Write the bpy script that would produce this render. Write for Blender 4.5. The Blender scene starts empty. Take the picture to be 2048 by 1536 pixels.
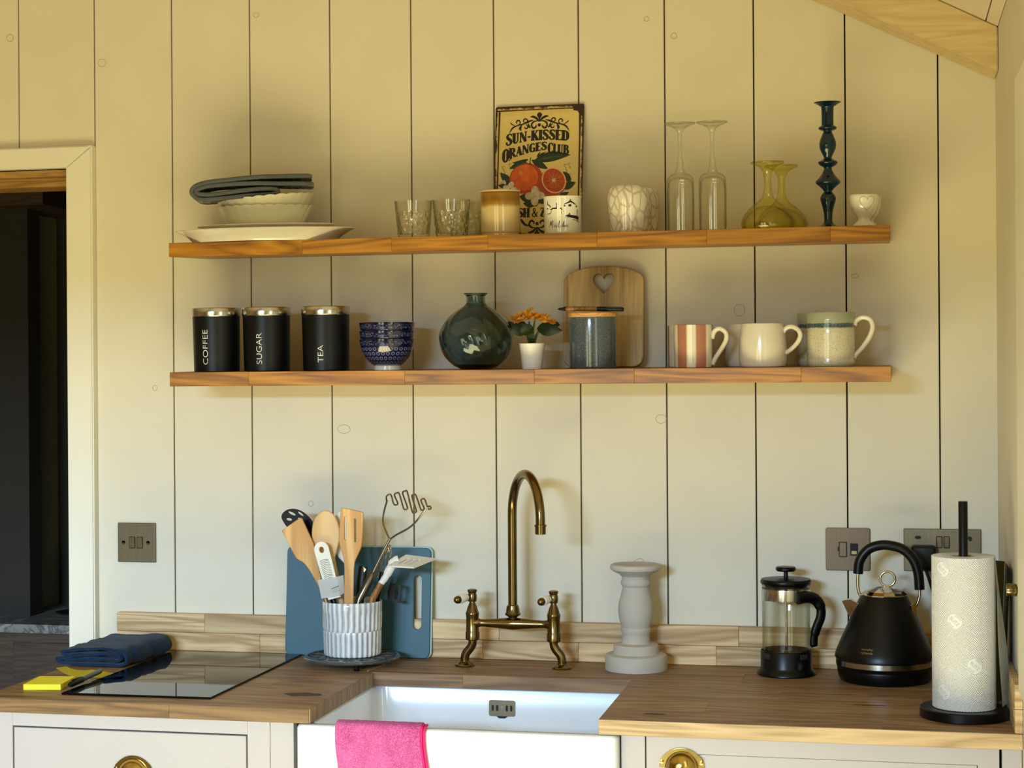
import bpy, bmesh, math, random
from mathutils import Vector, Matrix, Euler
random.seed(7)
PI = math.pi
sin, cos = math.sin, math.cos
D = bpy.data
S = bpy.context.scene
COL = S.collection
ZW = 0.92            # height of the worktop; the heights below are measured from it

def lin(h):
    h = h.lstrip('#')
    o = []
    for i in (0, 2, 4):
        c = int(h[i:i + 2], 16) / 255
        o.append(c / 12.92 if c <= .04045 else ((c + .055) / 1.055) ** 2.4)
    return (*o, 1)

# ------------------------------------------------------------------ camera, world, lights, exposure
cam = D.objects.new('camera', D.cameras.new('camera')); COL.objects.link(cam)
cam.data.sensor_width = 36; cam.data.lens = 60.285; cam.data.clip_start = .05
r_, u_, b_ = (.9773, .2119, -.0067), (.0063, .0028, 1.0), (.2119, -.9773, .0014)
cam.matrix_world = Matrix(((r_[0], u_[0], b_[0], 1.086), (r_[1], u_[1], b_[1], -3.4576), (r_[2], u_[2], b_[2], ZW + .5714), (0, 0, 0, 1)))
S.camera = cam
S.view_settings.view_transform = 'Standard'; S.view_settings.look = 'None'
S.view_settings.exposure = 0; S.view_settings.gamma = 1
try: S.cycles.transparent_max_bounces = 40
except Exception: pass
try: S.view_settings.use_curve_mapping = False
except Exception: pass
w = D.worlds.new('world'); S.world = w; w.use_nodes = True
w.node_tree.nodes['Background'].inputs[0].default_value = (.62, .72, .80, 1)
w.node_tree.nodes['Background'].inputs[1].default_value = .35

def area(name, loc, aim, sx, sy, power, col, spread=180):
    l = D.lights.new(name, 'AREA'); l.shape = 'RECTANGLE'; l.size = sx; l.size_y = sy
    l.energy = power; l.color = col; l.spread = math.radians(spread)
    o = D.objects.new(name, l); COL.objects.link(o); o.location = loc
    o.rotation_euler = (Vector(aim) - Vector(loc)).to_track_quat('-Z', 'Y').to_euler()
    return o
# sky seen under the porch roof, through the glazed doors behind the camera: the door head keeps it off the upper wall
area('sky_daylight', (-.3, -9.0, 2.73), (-.3, 0, 1.6), 3.4, .58, 1080, (.47, .71, 1.0), 180)
# the lawn outside, and sunlight that falls on the oak floor in front of the cabinets and comes back up warm
area('garden_daylight', (-1.05, -4.75, 1.05), (-.85, 0, 1.2), .78, 1.75, 15, (1.0, .95, .48), 170)
area('garden_daylight', (.05, -4.75, 1.05), (.15, 0, 1.2), .78, 1.75, 15, (1.0, .95, .52), 170)
area('sunlit_floor', (.15, -2.20, .012), (.15, -2.20, 3), 1.9, 1.4, 71, (1.0, .88, .42), 180)
# the side window, a narrow band of sky and leaves in the right wall
area('side_window_daylight', (1.285, -1.85, 1.45), (-1, -1.5, 1.3), .5, .95, 4.5, (.97, 1.0, .80), 150)

# ------------------------------------------------------------------ materials
MATS = {}
def mat(name):
    m = D.materials.new(name); m.use_nodes = True
    MATS[name] = m
    return m, m.node_tree.nodes, m.node_tree.links, m.node_tree.nodes['Principled BSDF']

def coords(n, l, scale=(1, 1, 1), rnd=True, rot=(0, 0, 0)):
    t = n.new('ShaderNodeTexCoord'); mp = n.new('ShaderNodeMapping')
    mp.inputs['Scale'].default_value = scale; mp.inputs['Rotation'].default_value = rot
    if rnd:
        oi = n.new('ShaderNodeObjectInfo'); ad = n.new('ShaderNodeVectorMath'); ad.operation = 'ADD'
        mu = n.new('ShaderNodeMath'); mu.operation = 'MULTIPLY'; mu.inputs[1].default_value = 9.3
        l.new(oi.outputs['Random'], mu.inputs[0]); l.new(t.outputs['Object'], ad.inputs[0]); l.new(mu.outputs[0], ad.inputs[1])
        l.new(ad.outputs[0], mp.inputs[0])
    else:
        l.new(t.outputs['Object'], mp.inputs[0])
    return mp.outputs[0]

def noise(n, l, vec, scale, detail=3, rough=.5, dist=0):
    t = n.new('ShaderNodeTexNoise'); t.inputs['Scale'].default_value = scale
    t.inputs['Detail'].default_value = detail; t.inputs['Roughness'].default_value = rough; t.inputs['Distortion'].default_value = dist
    l.new(vec, t.inputs['Vector']); return t.outputs['Fac']

def ramp(n, l, fac, stops):
    r = n.new('ShaderNodeValToRGB'); e = r.color_ramp.elements
    while len(e) < len(stops): e.new(.5)
    for i, (p, c) in enumerate(stops):
        e[i].position = p; e[i].color = lin(c) if isinstance(c, str) else c
    l.new(fac, r.inputs[0]); return r.outputs[0]

def mix(n, l, fac, a, b, mode='MIX'):
    m = n.new('ShaderNodeMix'); m.data_type = 'RGBA'; m.blend_type = mode
    for s, v in ((m.inputs[0], fac), (m.inputs[6], a), (m.inputs[7], b)):
        if hasattr(v, 'is_output'): l.new(v, s)
        elif isinstance(v, str): s.default_value = lin(v)
        else: s.default_value = v
    return m.outputs[2]

def math_(n, l, op, a, b=0.0, c=0.0):
    m = n.new('ShaderNodeMath'); m.operation = op
    for s, v in zip(m.inputs, (a, b, c)):
        if hasattr(v, 'is_output'): l.new(v, s)
        else: s.default_value = v
    return m.outputs[0]

def bump(n, l, p, h, strength=.2, dist=.001):
    b = n.new('ShaderNodeBump'); b.inputs['Strength'].default_value = strength; b.inputs['Distance'].default_value = dist
    l.new(h, b.inputs['Height']); l.new(b.outputs[0], p.inputs['Normal'])

def plain(name, col, rough=.5, metal=0, coat=0, var=.06, vs=40, bmp=0, spec=.5, col2=None):
    m, n, l, p = mat(name)
    v = coords(n, l)
    f = noise(n, l, v, vs, 4)
    c2 = lin(col2) if col2 else tuple(x * (1 - var * 2) for x in lin(col)[:3]) + (1,)
    l.new(ramp(n, l, f, [(.3, c2), (.7, lin(col))]), p.inputs['Base Color'])
    p.inputs['Roughness'].default_value = rough; p.inputs['Metallic'].default_value = metal
    p.inputs['Coat Weight'].default_value = coat; p.inputs['Coat Roughness'].default_value = .06
    p.inputs['Specular IOR Level'].default_value = spec
    if bmp: bump(n, l, p, f, bmp)
    return m

def wood(name, cols, axis=0, rough=.45, fine=1.0, tone=.25, ring=1.0, coat=0, warp=.6):
    """grain along the given axis (0 x, 1 y, 2 z); every piece gets its own offset and tone"""
    m, n, l, p = mat(name)
    sc = [26, 26, 26]; sc[axis] = 2.2
    v = coords(n, l, sc)
    big = noise(n, l, v, 1.0 * ring, 3, .55, warp)
    wv = math_(n, l, 'FRACT', math_(n, l, 'MULTIPLY', big, 9.0))
    wv = math_(n, l, 'ABSOLUTE', math_(n, l, 'SUBTRACT', wv, .5))
    sf = [240, 240, 240]; sf[axis] = 9
    fi = noise(n, l, coords(n, l, sf), 1.0, 3, .6)
    f = math_(n, l, 'ADD', math_(n, l, 'MULTIPLY', wv, .95), math_(n, l, 'MULTIPLY', fi, .55 * fine))
    c = ramp(n, l, f, [(.22, cols[0]), (.48, cols[1]), (.78, cols[2])])
    oi = n.new('ShaderNodeObjectInfo')
    t = math_(n, l, 'ADD', math_(n, l, 'MULTIPLY', oi.outputs['Random'], tone), 1 - tone * .6)
    hs = n.new('ShaderNodeHueSaturation'); l.new(t, hs.inputs['Value']); l.new(c, hs.inputs['Color'])
    l.new(hs.outputs[0], p.inputs['Base Color'])
    p.inputs['Roughness'].default_value = rough; p.inputs['Coat Weight'].default_value = coat
    bump(n, l, p, f, .12, .0006)
    return m

def glass(name, col, edge, rough=.02, dimple=0):
    """thin-walled glass: light passes straight through, tinted, darker where the wall is seen edge-on; the surface mirrors by Fresnel"""
    m, n, l, p = mat(name); out = n['Material Output']; n.remove(p)
    lw = n.new('ShaderNodeLayerWeight'); lw.inputs['Blend'].default_value = .30
    lw2 = n.new('ShaderNodeLayerWeight'); lw2.inputs['Blend'].default_value = .5
    f = noise(n, l, coords(n, l), 60, 2)
    fc = math_(n, l, 'ADD', lw.outputs['Facing'], math_(n, l, 'MULTIPLY', math_(n, l, 'SUBTRACT', f, .5), .12))
    tr = n.new('ShaderNodeBsdfTransparent'); l.new(ramp(n, l, fc, [(.25, col), (.95, edge)]), tr.inputs[0])
    gl_ = n.new('ShaderNodeBsdfGlossy'); gl_.inputs['Roughness'].default_value = rough
    f5 = math_(n, l, 'ADD', math_(n, l, 'MULTIPLY', math_(n, l, 'POWER', lw2.outputs['Facing'], 4.0), .6), .065)
    mx = n.new('ShaderNodeMixShader'); l.new(f5, mx.inputs[0]); l.new(tr.outputs[0], mx.inputs[1]); l.new(gl_.outputs[0], mx.inputs[2])
    if dimple:
        v2 = coords(n, l, (1, 1, .7), rnd=False)
        vo = n.new('ShaderNodeTexVoronoi'); vo.inputs['Scale'].default_value = dimple; l.new(v2, vo.inputs['Vector'])
        sx = n.new('ShaderNodeSeparateXYZ'); tc = n.new('ShaderNodeTexCoord'); l.new(tc.outputs['Object'], sx.inputs[0])
        h = math_(n, l, 'MULTIPLY', vo.outputs['Distance'], math_(n, l, 'LESS_THAN', sx.outputs[2], .054))
        b = n.new('ShaderNodeBump'); b.inputs['Strength'].default_value = .9; b.inputs['Distance'].default_value = .004; l.new(h, b.inputs['Height'])
        for q_ in (gl_, lw, lw2): l.new(b.outputs[0], q_.inputs['Normal'])
    l.new(mx.outputs[0], out.inputs['Surface'])
    return m

def metal(name, col, rough=.2, brushed=None, var=.1):
    m, n, l, p = mat(name)
    sc = [30, 30, 30]
    if brushed is not None: sc = [900, 900, 900]; sc[brushed] = 6
    f = noise(n, l, coords(n, l, sc), 1, 3)
    a = lin(col); b = tuple(x * (1 - 2 * var) for x in a[:3]) + (1,)
    l.new(ramp(n, l, f, [(.3, b), (.7, a)]), p.inputs['Base Color'])
    p.inputs['Metallic'].default_value = 1; p.inputs['Roughness'].default_value = rough
    if brushed is not None: bump(n, l, p, f, .05, .0003)
    return m

WALL = plain('wall_paint', 'd3ccb8', .62, var=.025, vs=7, bmp=.05)
KNOTP = plain('knot_paint', 'a9a084', .6)
CEIL = plain('ceiling_paint', 'd8cbb6', .6, var=.03, vs=6)
TRIM = plain('trim_paint', 'dcd8c8', .42, var=.02, vs=8)
CAB = plain('cabinet_paint', 'aca8ac', .38, var=.02, vs=9)
DARKGAP = plain('gap_dark', '17140e', .9)
FLOOR = wood('floor_oak', ('8a6a45', 'a5835a', 'bd9c70'), 1, .4)
BEAM = wood('beam_oak', ('bba273', 'c6ae80', 'cfb88b'), 0, .55, .9, .05, .6, warp=.15)
SHELF = wood('shelf_oak', ('704608', '99650e', 'b27c20'), 0, .42, 1, .30, .5)
TOP = wood('worktop_oak', ('735739', '8f6f4b', 'a38459'), 0, .5, .7, .22, .5)
TOPEND = wood('worktop_end_grain', ('8c7761', 'a18b74', 'b59e86'), 2, .6, 1, .25, .6)
SPLASH = wood('splash_oak', ('a8875c', 'ccac7d', 'dfc497'), 0, .55, .7, .42, .45)
BAMBOO = wood('bamboo', ('ba8a4e', 'd2a768', 'dcb679'), 2, .55, .5, .1, .3)
BEECH = wood('beech', ('c59b62', 'd4b07a', 'dcbb88'), 2, .55, .5, .06, .2)
ACACIA = wood('acacia_board', ('7d6536', 'a58b56', 'bea46d'), 2, .5, 1, .05, .35)
UWOOD = wood('handle_wood', ('6b431a', '8a5a26', '9d6c34'), 2, .5)
LIDW = wood('lid_wood', ('b07a38', 'c9924c', 'd7a560'), 0, .5)
VANW = wood('vanity_wood', ('2a1d10', '3a2917', '453220'), 0, .5)
LINING = wood('lining_oak', ('7d5a28', '9a7238', 'ab8348'), 0, .5)
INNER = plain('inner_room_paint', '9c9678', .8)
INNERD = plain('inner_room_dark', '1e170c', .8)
BRASS = metal('antique_brass', '80704a', .2, None, .16)
PULLB = metal('polished_brass', 'c2a75e', .16, None, .08)
CHROME = metal('chrome', 'd8d6d0', .08)
STEEL = metal('brushed_steel', 'c6c5be', .2, 2)
SWITCH = metal('bronze_plate', '7a6e56', .38, 2)
SPURM = metal('copper_bronze_plate', '6a5a49', .4, 2)
ROCK = metal('rocker_metal', 'b3a88c', .25, 2)
MASH = metal('wire_steel', '8b8479', .16)
BLACK = plain('black_plastic', '070708', .45, var=.1, spec=.3)
BLACKS = plain('black_satin', '050506', .33, var=.1, spec=.25)
CANB = plain('canister_black', '06080b', .40, var=.1, spec=.3)
HOBG = plain('hob_glass', '050606', .03, spec=.32)
WHITEC = plain('white_ceramic', 'e3e0d4', .12, coat=.6, var=.02)
SINKC = plain('sink_fireclay', 'e4ebf2', .1, coat=.7, var=.01)
CREAMC = plain('cream_ceramic', 'd9d1bb', .18, coat=.5, var=.03)
PLATEC = plain('plate_ceramic', 'd8d2c2', .15, coat=.5, var=.03)
DISHC = plain('dish_ceramic', 'dcd8bb', .2, coat=.4, var=.03)
WHITEP = plain('white_plastic', 'dedbd0', .4)
POTW = plain('pot_white', 'e6e4dc', .35, var=.01)
GREYC = plain('grey_chalk', 'b6b1a6', .75, var=.06, vs=25, bmp=.1)
IRON = plain('grey_enamel', '3d444a', .16, coat=.6)
PAPERW = plain('white_paper', 'e9e9e6', .7, var=.01)
YELLOW = plain('yellow_note', 'f0e81c', .6, var=.02)
BOARDB = plain('blue_board', '285463', .5, var=.04, vs=12)
BOARDE = plain('mint_edge', '9cc0b8', .5)
INK = plain('black_ink', '110d0c', .55)
CREAMINK = plain('white_ink', 'dcdad2', .5)
MAROON = plain('maroon_ink', '2c100d', .5, var=.3, vs=90)
LEAFI = plain('leaf_ink', '17301a', .5, var=.3, vs=200)
LEAFL = plain('leaf_ink_light', '2f4f26', .5, var=.2, vs=200)
ORG = plain('orange_ink', 'd6660e', .45, vs=60, col2='b8400c')
ORGD = plain('orange_dark_ink', 'b23c0c', .45, vs=60, col2='8c2a0a')
FLESH = plain('orange_flesh_ink', 'b5480e', .5, vs=150, col2='993408')
PITH = plain('pith_ink', 'e7b184', .5)
PETALI = plain('petal_ink', 'd8cfbd', .5, vs=150, col2='a59884')
HAL = plain('highlight_ink', 'cc8a3a', .5)
LEAF = plain('leaf_green', '1f3a12', .45, vs=60, col2='14290c')
STEMG = plain('stem_green', '3c5424', .5)
PETAL = plain('petal_orange', 'eeb01c', .5, vs=130, col2='e08c10')
PETALY = plain('petal_yellow', 'f2c428', .5, vs=130, col2='e4a016')
PINKH = plain('pink_hem', 'e01a78', .7)
COFF = plain('navy_enamel', '10163a', .12, coat=.6)
GREENB = plain('booklet_green', '4d5228', .5)
REDI = plain('red_ink', 'a3261c', .5)
LABELG = plain('gold_print', '8d7d4d', .4, .6)
GREYP = plain('grey_metal_pen', '4e4c50', .3, .4)
DIMPLE = glass('dimpled_glass', 'fdfdf8', 'b8bca6', dimple=125)
CLEAR = glass('clear_glass', 'fdfdfa', 'b9bda9')
YGLASS = glass('yellow_green_glass', 'faf8c6', 'd0c666')
def m_vase():
    m, n, l, p = mat('teal_grey_glass')
    f = noise(n, l, coords(n, l), 18, 2)
    l.new(ramp(n, l, f, [(.3, '8ea9b0'), (.7, '9cb6bb')]), p.inputs['Base Color'])
    p.inputs['Transmission Weight'].default_value = 1; p.inputs['Roughness'].default_value = .015; p.inputs['IOR'].default_value = 1.48
    return m
VGLASS = m_vase()

def m_marble():
    m, n, l, p = mat('marble')
    v = coords(n, l, (1, 1, 1))
    f = noise(n, l, v, 9, 6, .65, 2.2)
    l.new(ramp(n, l, f, [(.42, '70726f'), (.5, '3f4342'), (.55, '7d7f7b')]), p.inputs['Base Color'])
    p.inputs['Roughness'].default_value = .35
    return m
MARBLE = m_marble()

def m_cloth(name, a, b, scale=900, rough=.9, bs=.5):
    m, n, l, p = mat(name)
    v = coords(n, l, rnd=False)
    w1 = n.new('ShaderNodeTexVoronoi'); w1.inputs['Scale'].default_value = scale; l.new(v, w1.inputs['Vector'])
    f2 = noise(n, l, v, 30, 4)
    f = math_(n, l, 'ADD', math_(n, l, 'MULTIPLY', w1.outputs['Distance'], .7), math_(n, l, 'MULTIPLY', f2, .5))
    l.new(ramp(n, l, f, [(.25, a), (.75, b)]), p.inputs['Base Color'])
    p.inputs['Roughness'].default_value = rough; p.inputs['Sheen Weight'].default_value = .08
    p.inputs['Specular IOR Level'].default_value = .15
    bump(n, l, p, f, bs, .002)
    return m
DENIM = m_cloth('navy_waffle_cloth', '0a1c30', '142e48', 420)
PINK = m_cloth('pink_terry', '9c1c5c', 'd56cac', 620, .95, .9)
GREYB = m_cloth('grey_binding', '43464a', '575a5e', 1200, .9, .2)

def m_floral():
    m, n, l, p = mat('floral_fabric')
    f = noise(n, l, coords(n, l, rnd=False), 95, 3, .6, 1.5)
    l.new(ramp(n, l, f, [(.52, '46494c'), (.56, 'c9c29c')]), p.inputs['Base Color'])
    p.inputs['Roughness'].default_value = .9
    return m
FLORAL = m_floral()

def m_zglaze(name, stops, zmax, nz=.06, ns=60, rough=.15, coat=.5, speck=None, stretch=1.0):
    """glaze whose colour follows the height on the pot"""
    m, n, l, p = mat(name)
    t = n.new('ShaderNodeTexCoord'); s = n.new('ShaderNodeSeparateXYZ'); l.new(t.outputs['Object'], s.inputs[0])
    v = coords(n, l, (1, 1, stretch), rnd=False)
    f = noise(n, l, v, ns, 5, .6)
    z = math_(n, l, 'DIVIDE', s.outputs[2], zmax)
    z = math_(n, l, 'ADD', z, math_(n, l, 'MULTIPLY', math_(n, l, 'SUBTRACT', f, .5), nz))
    c = ramp(n, l, z, stops)
    if speck:
        f2 = noise(n, l, v, 420, 3)
        c = mix(n, l, ramp(n, l, f2, [(.5, (0, 0, 0, 1)), (.68, (.6, .6, .6, 1))]), c, speck)
    l.new(c, p.inputs['Base Color']); p.inputs['Roughness'].default_value = rough; p.inputs['Coat Weight'].default_value = coat
    p.inputs['Coat Roughness'].default_value = .08
    return m
HONEY = m_zglaze('honey_glaze', [(.0, 'bfa878'), (.62, 'c9b382'), (.70, '99701f'), (.80, '7e560f'), (1, '8a6114')], .0884, .12, 50, stretch=.25)
STONE = m_zglaze('stoneware_glaze', [(0, 'b3b296'), (.12, 'cbc3a8'), (.62, 'c8c0a4'), (.70, 'bdb99a'), (.725, '2c4258'), (.785, '30485c'), (.80, '949c84'), (1, 'a0a48e')], .103, .05, 70, .2, .5, '8f8d6c')
SLATE = m_zglaze('slate_glaze', [(0, '35424c'), (1, '43505a')], .1, .5, 30, .16, .6, '6c7478')
NAVYP = None

def m_navy():
    m, n, l, p = mat('navy_pattern_glaze')
    t = n.new('ShaderNodeTexCoord'); s = n.new('ShaderNodeSeparateXYZ'); l.new(t.outputs['Object'], s.inputs[0])
    th = math_(n, l, 'ARCTAN2', s.outputs[1], s.outputs[0])
    z = s.outputs[2]
    def ringrow(count, rowh, r0, r1):
        v = math_(n, l, 'DIVIDE', z, rowh)
        row = math_(n, l, 'FLOOR', v)
        u = math_(n, l, 'ADD', math_(n, l, 'MULTIPLY', th, count / (2 * PI)), math_(n, l, 'MULTIPLY', row, .5))
        fu = math_(n, l, 'SUBTRACT', math_(n, l, 'FRACT', u), .5); fv = math_(n, l, 'SUBTRACT', math_(n, l, 'FRACT', v), .5)
        d = math_(n, l, 'SQRT', math_(n, l, 'ADD', math_(n, l, 'MULTIPLY', fu, fu), math_(n, l, 'MULTIPLY', fv, fv)))
        return math_(n, l, 'MULTIPLY', math_(n, l, 'GREATER_THAN', d, r0), math_(n, l, 'LESS_THAN', d, r1))
    def band(a, b): return math_(n, l, 'MULTIPLY', math_(n, l, 'GREATER_THAN', z, a), math_(n, l, 'LESS_THAN', z, b))
    a = math_(n, l, 'MULTIPLY', ringrow(30, .0095, .2, .38), band(.009, .0455))
    vo = noise(n, l, coords(n, l, (1, 1, 1.6), rnd=False), 330, 2)
    b = math_(n, l, 'MULTIPLY', math_(n, l, 'GREATER_THAN', vo, .57), band(.0505, .0585))
    f = math_(n, l, 'MAXIMUM', a, b)
    l.new(mix(n, l, f, '0b1032', '5a6592'), p.inputs['Base Color'])
    p.inputs['Roughness'].default_value = .1; p.inputs['Coat Weight'].default_value = .7
    return m
NAVYP = m_navy()

def m_stripe():
    m, n, l, p = mat('pink_stripe_glaze')
    t = n.new('ShaderNodeTexCoord'); s = n.new('ShaderNodeSeparateXYZ'); l.new(t.outputs['Object'], s.inputs[0])
    th = math_(n, l, 'ARCTAN2', s.outputs[1], s.outputs[0])
    f = math_(n, l, 'FRACT', math_(n, l, 'ADD', math_(n, l, 'MULTIPLY', th, 6 / (2 * PI)), .47))
    on = math_(n, l, 'MULTIPLY', math_(n, l, 'GREATER_THAN', f, .23), math_(n, l, 'LESS_THAN', f, .75))
    ln = math_(n, l, 'MULTIPLY', math_(n, l, 'GREATER_THAN', f, .19), math_(n, l, 'LESS_THAN', f, .79))
    c = mix(n, l, on, mix(n, l, ln, 'dcd5c0', 'cfae80'), 'a87058')
    l.new(c, p.inputs['Base Color']); p.inputs['Roughness'].default_value = .15; p.inputs['Coat Weight'].default_value = .6
    return m
STRIPE = m_stripe()

def m_mottle():
    m, n, l, p = mat('mottled_glass'); out = n['Material Output']
    v = coords(n, l, (1, 1, .6), rnd=False)
    vo = n.new('ShaderNodeTexVoronoi'); vo.feature = 'DISTANCE_TO_EDGE'; vo.inputs['Scale'].default_value = 62
    vo.inputs['Randomness'].default_value = .9
    l.new(v, vo.inputs['Vector'])
    f = ramp(n, l, vo.outputs['Distance'], [(.04, (.5, .5, .5, 1)), (.13, (.88, .88, .88, 1))])
    p.inputs['Base Color'].default_value = lin('e4ddd0'); p.inputs['Roughness'].default_value = .1; p.inputs['Coat Weight'].default_value = .5
    tr = n.new('ShaderNodeBsdfTransparent'); tr.inputs[0].default_value = (.9, .88, .82, 1)
    gl_ = n.new('ShaderNodeBsdfGlossy'); gl_.inputs['Roughness'].default_value = .03
    m1 = n.new('ShaderNodeMixShader'); m1.inputs[0].default_value = .08; l.new(tr.outputs[0], m1.inputs[1]); l.new(gl_.outputs[0], m1.inputs[2])
    m2 = n.new('ShaderNodeMixShader'); l.new(f, m2.inputs[0]); l.new(m1.outputs[0], m2.inputs[1]); l.new(p.outputs[0], m2.inputs[2])
    l.new(m2.outputs[0], out.inputs['Surface'])
    return m
MOTTLE = m_mottle()

def m_towelroll():
    m, n, l, p = mat('embossed_paper')
    t = n.new('ShaderNodeTexCoord'); s = n.new('ShaderNodeSeparateXYZ'); l.new(t.outputs['Object'], s.inputs[0])
    th = math_(n, l, 'MULTIPLY', math_(n, l, 'ARCTAN2', s.outputs[1], s.outputs[0]), .052)
    a = math_(n, l, 'MULTIPLY', math_(n, l, 'ADD', th, math_(n, l, 'MULTIPLY', s.outputs[2], .9)), 62)
    b = math_(n, l, 'MULTIPLY', math_(n, l, 'SUBTRACT', th, math_(n, l, 'MULTIPLY', s.outputs[2], .9)), 62)
    ck = math_(n, l, 'MODULO', math_(n, l, 'ABSOLUTE', math_(n, l, 'ADD', math_(n, l, 'FLOOR', a), math_(n, l, 'FLOOR', b))), 2.0)
    sa = math_(n, l, 'SINE', math_(n, l, 'MULTIPLY', a, 2 * PI * 4.5)); sb = math_(n, l, 'SINE', math_(n, l, 'MULTIPLY', b, 2 * PI * 4.5))
    h = math_(n, l, 'ADD', math_(n, l, 'MULTIPLY', sa, ck), math_(n, l, 'MULTIPLY', sb, math_(n, l, 'SUBTRACT', 1.0, ck)))
    p.inputs['Base Color'].default_value = lin('e8e9e6'); p.inputs['Roughness'].default_value = .75
    bump(n, l, p, h, .7, .0018)
    return m
ROLLP = m_towelroll()

def m_fluted():
    m, n, l, p = mat('fluted_glaze')
    t = n.new('ShaderNodeTexCoord'); s = n.new('ShaderNodeSeparateXYZ'); l.new(t.outputs['Object'], s.inputs[0])
    th = math_(n, l, 'ARCTAN2', s.outputs[1], s.outputs[0])
    up = math_(n, l, 'GREATER_THAN', s.outputs[2], .051)
    ph = math_(n, l, 'ADD', math_(n, l, 'MULTIPLY', th, 32 / (2 * PI)), math_(n, l, 'MULTIPLY', up, .5))
    nz = noise(n, l, coords(n, l, rnd=False), 60, 3)
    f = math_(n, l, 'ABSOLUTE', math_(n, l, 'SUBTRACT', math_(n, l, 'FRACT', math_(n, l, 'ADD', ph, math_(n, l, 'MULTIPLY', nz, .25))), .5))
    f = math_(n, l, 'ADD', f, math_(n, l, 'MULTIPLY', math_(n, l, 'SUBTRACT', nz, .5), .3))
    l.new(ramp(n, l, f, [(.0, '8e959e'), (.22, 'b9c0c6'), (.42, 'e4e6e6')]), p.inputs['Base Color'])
    p.inputs['Roughness'].default_value = .15; p.inputs['Coat Weight'].default_value = .6
    return m
FLUTED = m_fluted()

def m_sign():
    m, n, l, p = mat('sign_paint')
    v = coords(n, l, rnd=False)
    s = n.new('ShaderNodeSeparateXYZ'); l.new(v, s.inputs[0])
    ex = math_(n, l, 'ABSOLUTE', s.outputs[0]); ez = math_(n, l, 'ABSOLUTE', math_(n, l, 'SUBTRACT', s.outputs[2], .1375))
    e = math_(n, l, 'MAXIMUM', math_(n, l, 'DIVIDE', ex, .0925), math_(n, l, 'DIVIDE', ez, .1375))
    f = noise(n, l, v, 75, 6, .7)
    k = math_(n, l, 'ADD', math_(n, l, 'MULTIPLY', math_(n, l, 'SUBTRACT', e, .90), 5.0), math_(n, l, 'MULTIPLY', f, 1.25))
    l.new(ramp(n, l, k, [(.3, 'cfb975'), (.80, 'c3ab68'), (.92, 'a08246'), (1.0, '3c1a12')]), p.inputs['Base Color'])
    p.inputs['Roughness'].default_value = .35; p.inputs['Coat Weight'].default_value = .2
    return m
SIGN = m_sign()

def m_candle():
    m, n, l, p = mat('dark_teal_glass')
    f = noise(n, l, coords(n, l), 20, 2)
    l.new(ramp(n, l, f, [(.3, '0a2c40'), (.7, '0e3a52')]), p.inputs['Base Color'])
    p.inputs['Transmission Weight'].default_value = .55; p.inputs['Roughness'].default_value = .05
    return m
TEALG = m_candle()

# ------------------------------------------------------------------ geometry helpers
def obj(name, bm, m, parent=None, smooth=True, angle=40):
    me = D.meshes.new(name)
    if isinstance(bm, bpy.types.Mesh): me = bm; me.name = name
    else: bm.to_mesh(me); bm.free()
    if m: 
        me.materials.clear()
        for mm in (m if isinstance(m, (list, tuple)) else [m]): me.materials.append(mm)
    for p in me.polygons: p.use_smooth = smooth
    if smooth:
        try: me.set_sharp_from_angle(angle=math.radians(angle))
        except Exception: pass
    o = D.objects.new(name, me); COL.objects.link(o)
    if parent: o.parent = parent
    return o

def tag(o, label, cat, group=None, kind=None):
    if label: o['label'] = label
    if cat: o['category'] = cat
    if group: o['group'] = group
    if kind: o['kind'] = kind
    return o

def thing(name, label, cat, loc=(0, 0, 0), rz=0, group=None, tilt=0, rx=None):
    o = D.objects.new(name, None); COL.objects.link(o); o.empty_display_size = .02
    o.matrix_basis = Matrix.Translation(Vector(loc)) @ Matrix.Rotation(tilt, 4, 'X') @ Matrix.Rotation(rz, 4, 'Z')
    if rx is not None: o.matrix_basis = Matrix.Translation(Vector(loc)) @ Matrix.Rotation(rx, 4, 'X')
    return tag(o, label, cat, group)

def structure(name, label=None):
    o = D.objects.new(name, None); COL.objects.link(o); o['kind'] = 'structure'
    if label: o['label'] = label
    return o

def dup(root, mat_basis, label, group=None):
    r = root.copy(); COL.objects.link(r); r.matrix_basis = mat_basis; r['label'] = label
    if group: r['group'] = group
    for c in list(root.children):
        d = c.copy(); COL.objects.link(d); d.parent = r
        for g in list(c.children):
            e = g.copy(); COL.objects.link(e); e.parent = d
    return r

T1, T2 = math.radians(2.8), math.radians(1.2)
def on1(x, y, dz=0, rz=0): return Matrix.Translation((x, y, ZW + .857 + (y + .206) * math.tan(T1) + dz)) @ Matrix.Rotation(T1, 4, 'X') @ Matrix.Rotation(rz, 4, 'Z')
def on2(x, y, dz=0, rz=0): return Matrix.Translation((x, y, ZW + .5948 + (y + .206) * math.tan(T2) + dz)) @ Matrix.Rotation(T2, 4, 'X') @ Matrix.Rotation(rz, 4, 'Z')
def put(name, label, cat, M_, group=None):
    o = thing(name, label, cat, group=group); o.matrix_basis = M_; return o

def box(x0, x1, y0, y1, z0, z1, bev=0, bm=None, seg=2):
    bm2 = bmesh.new()
    bmesh.ops.create_cube(bm2, size=1)
    for v in bm2.verts:
        v.co = Vector(((x0 + x1) / 2 + v.co.x * (x1 - x0), (y0 + y1) / 2 + v.co.y * (y1 - y0), (z0 + z1) / 2 + v.co.z * (z1 - z0)))
    if bev: bmesh.ops.bevel(bm2, geom=bm2.edges[:], offset=bev, segments=seg, profile=.5, affect='EDGES')
    if bm is None: return bm2
    join(bm, bm2); return bm

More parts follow.
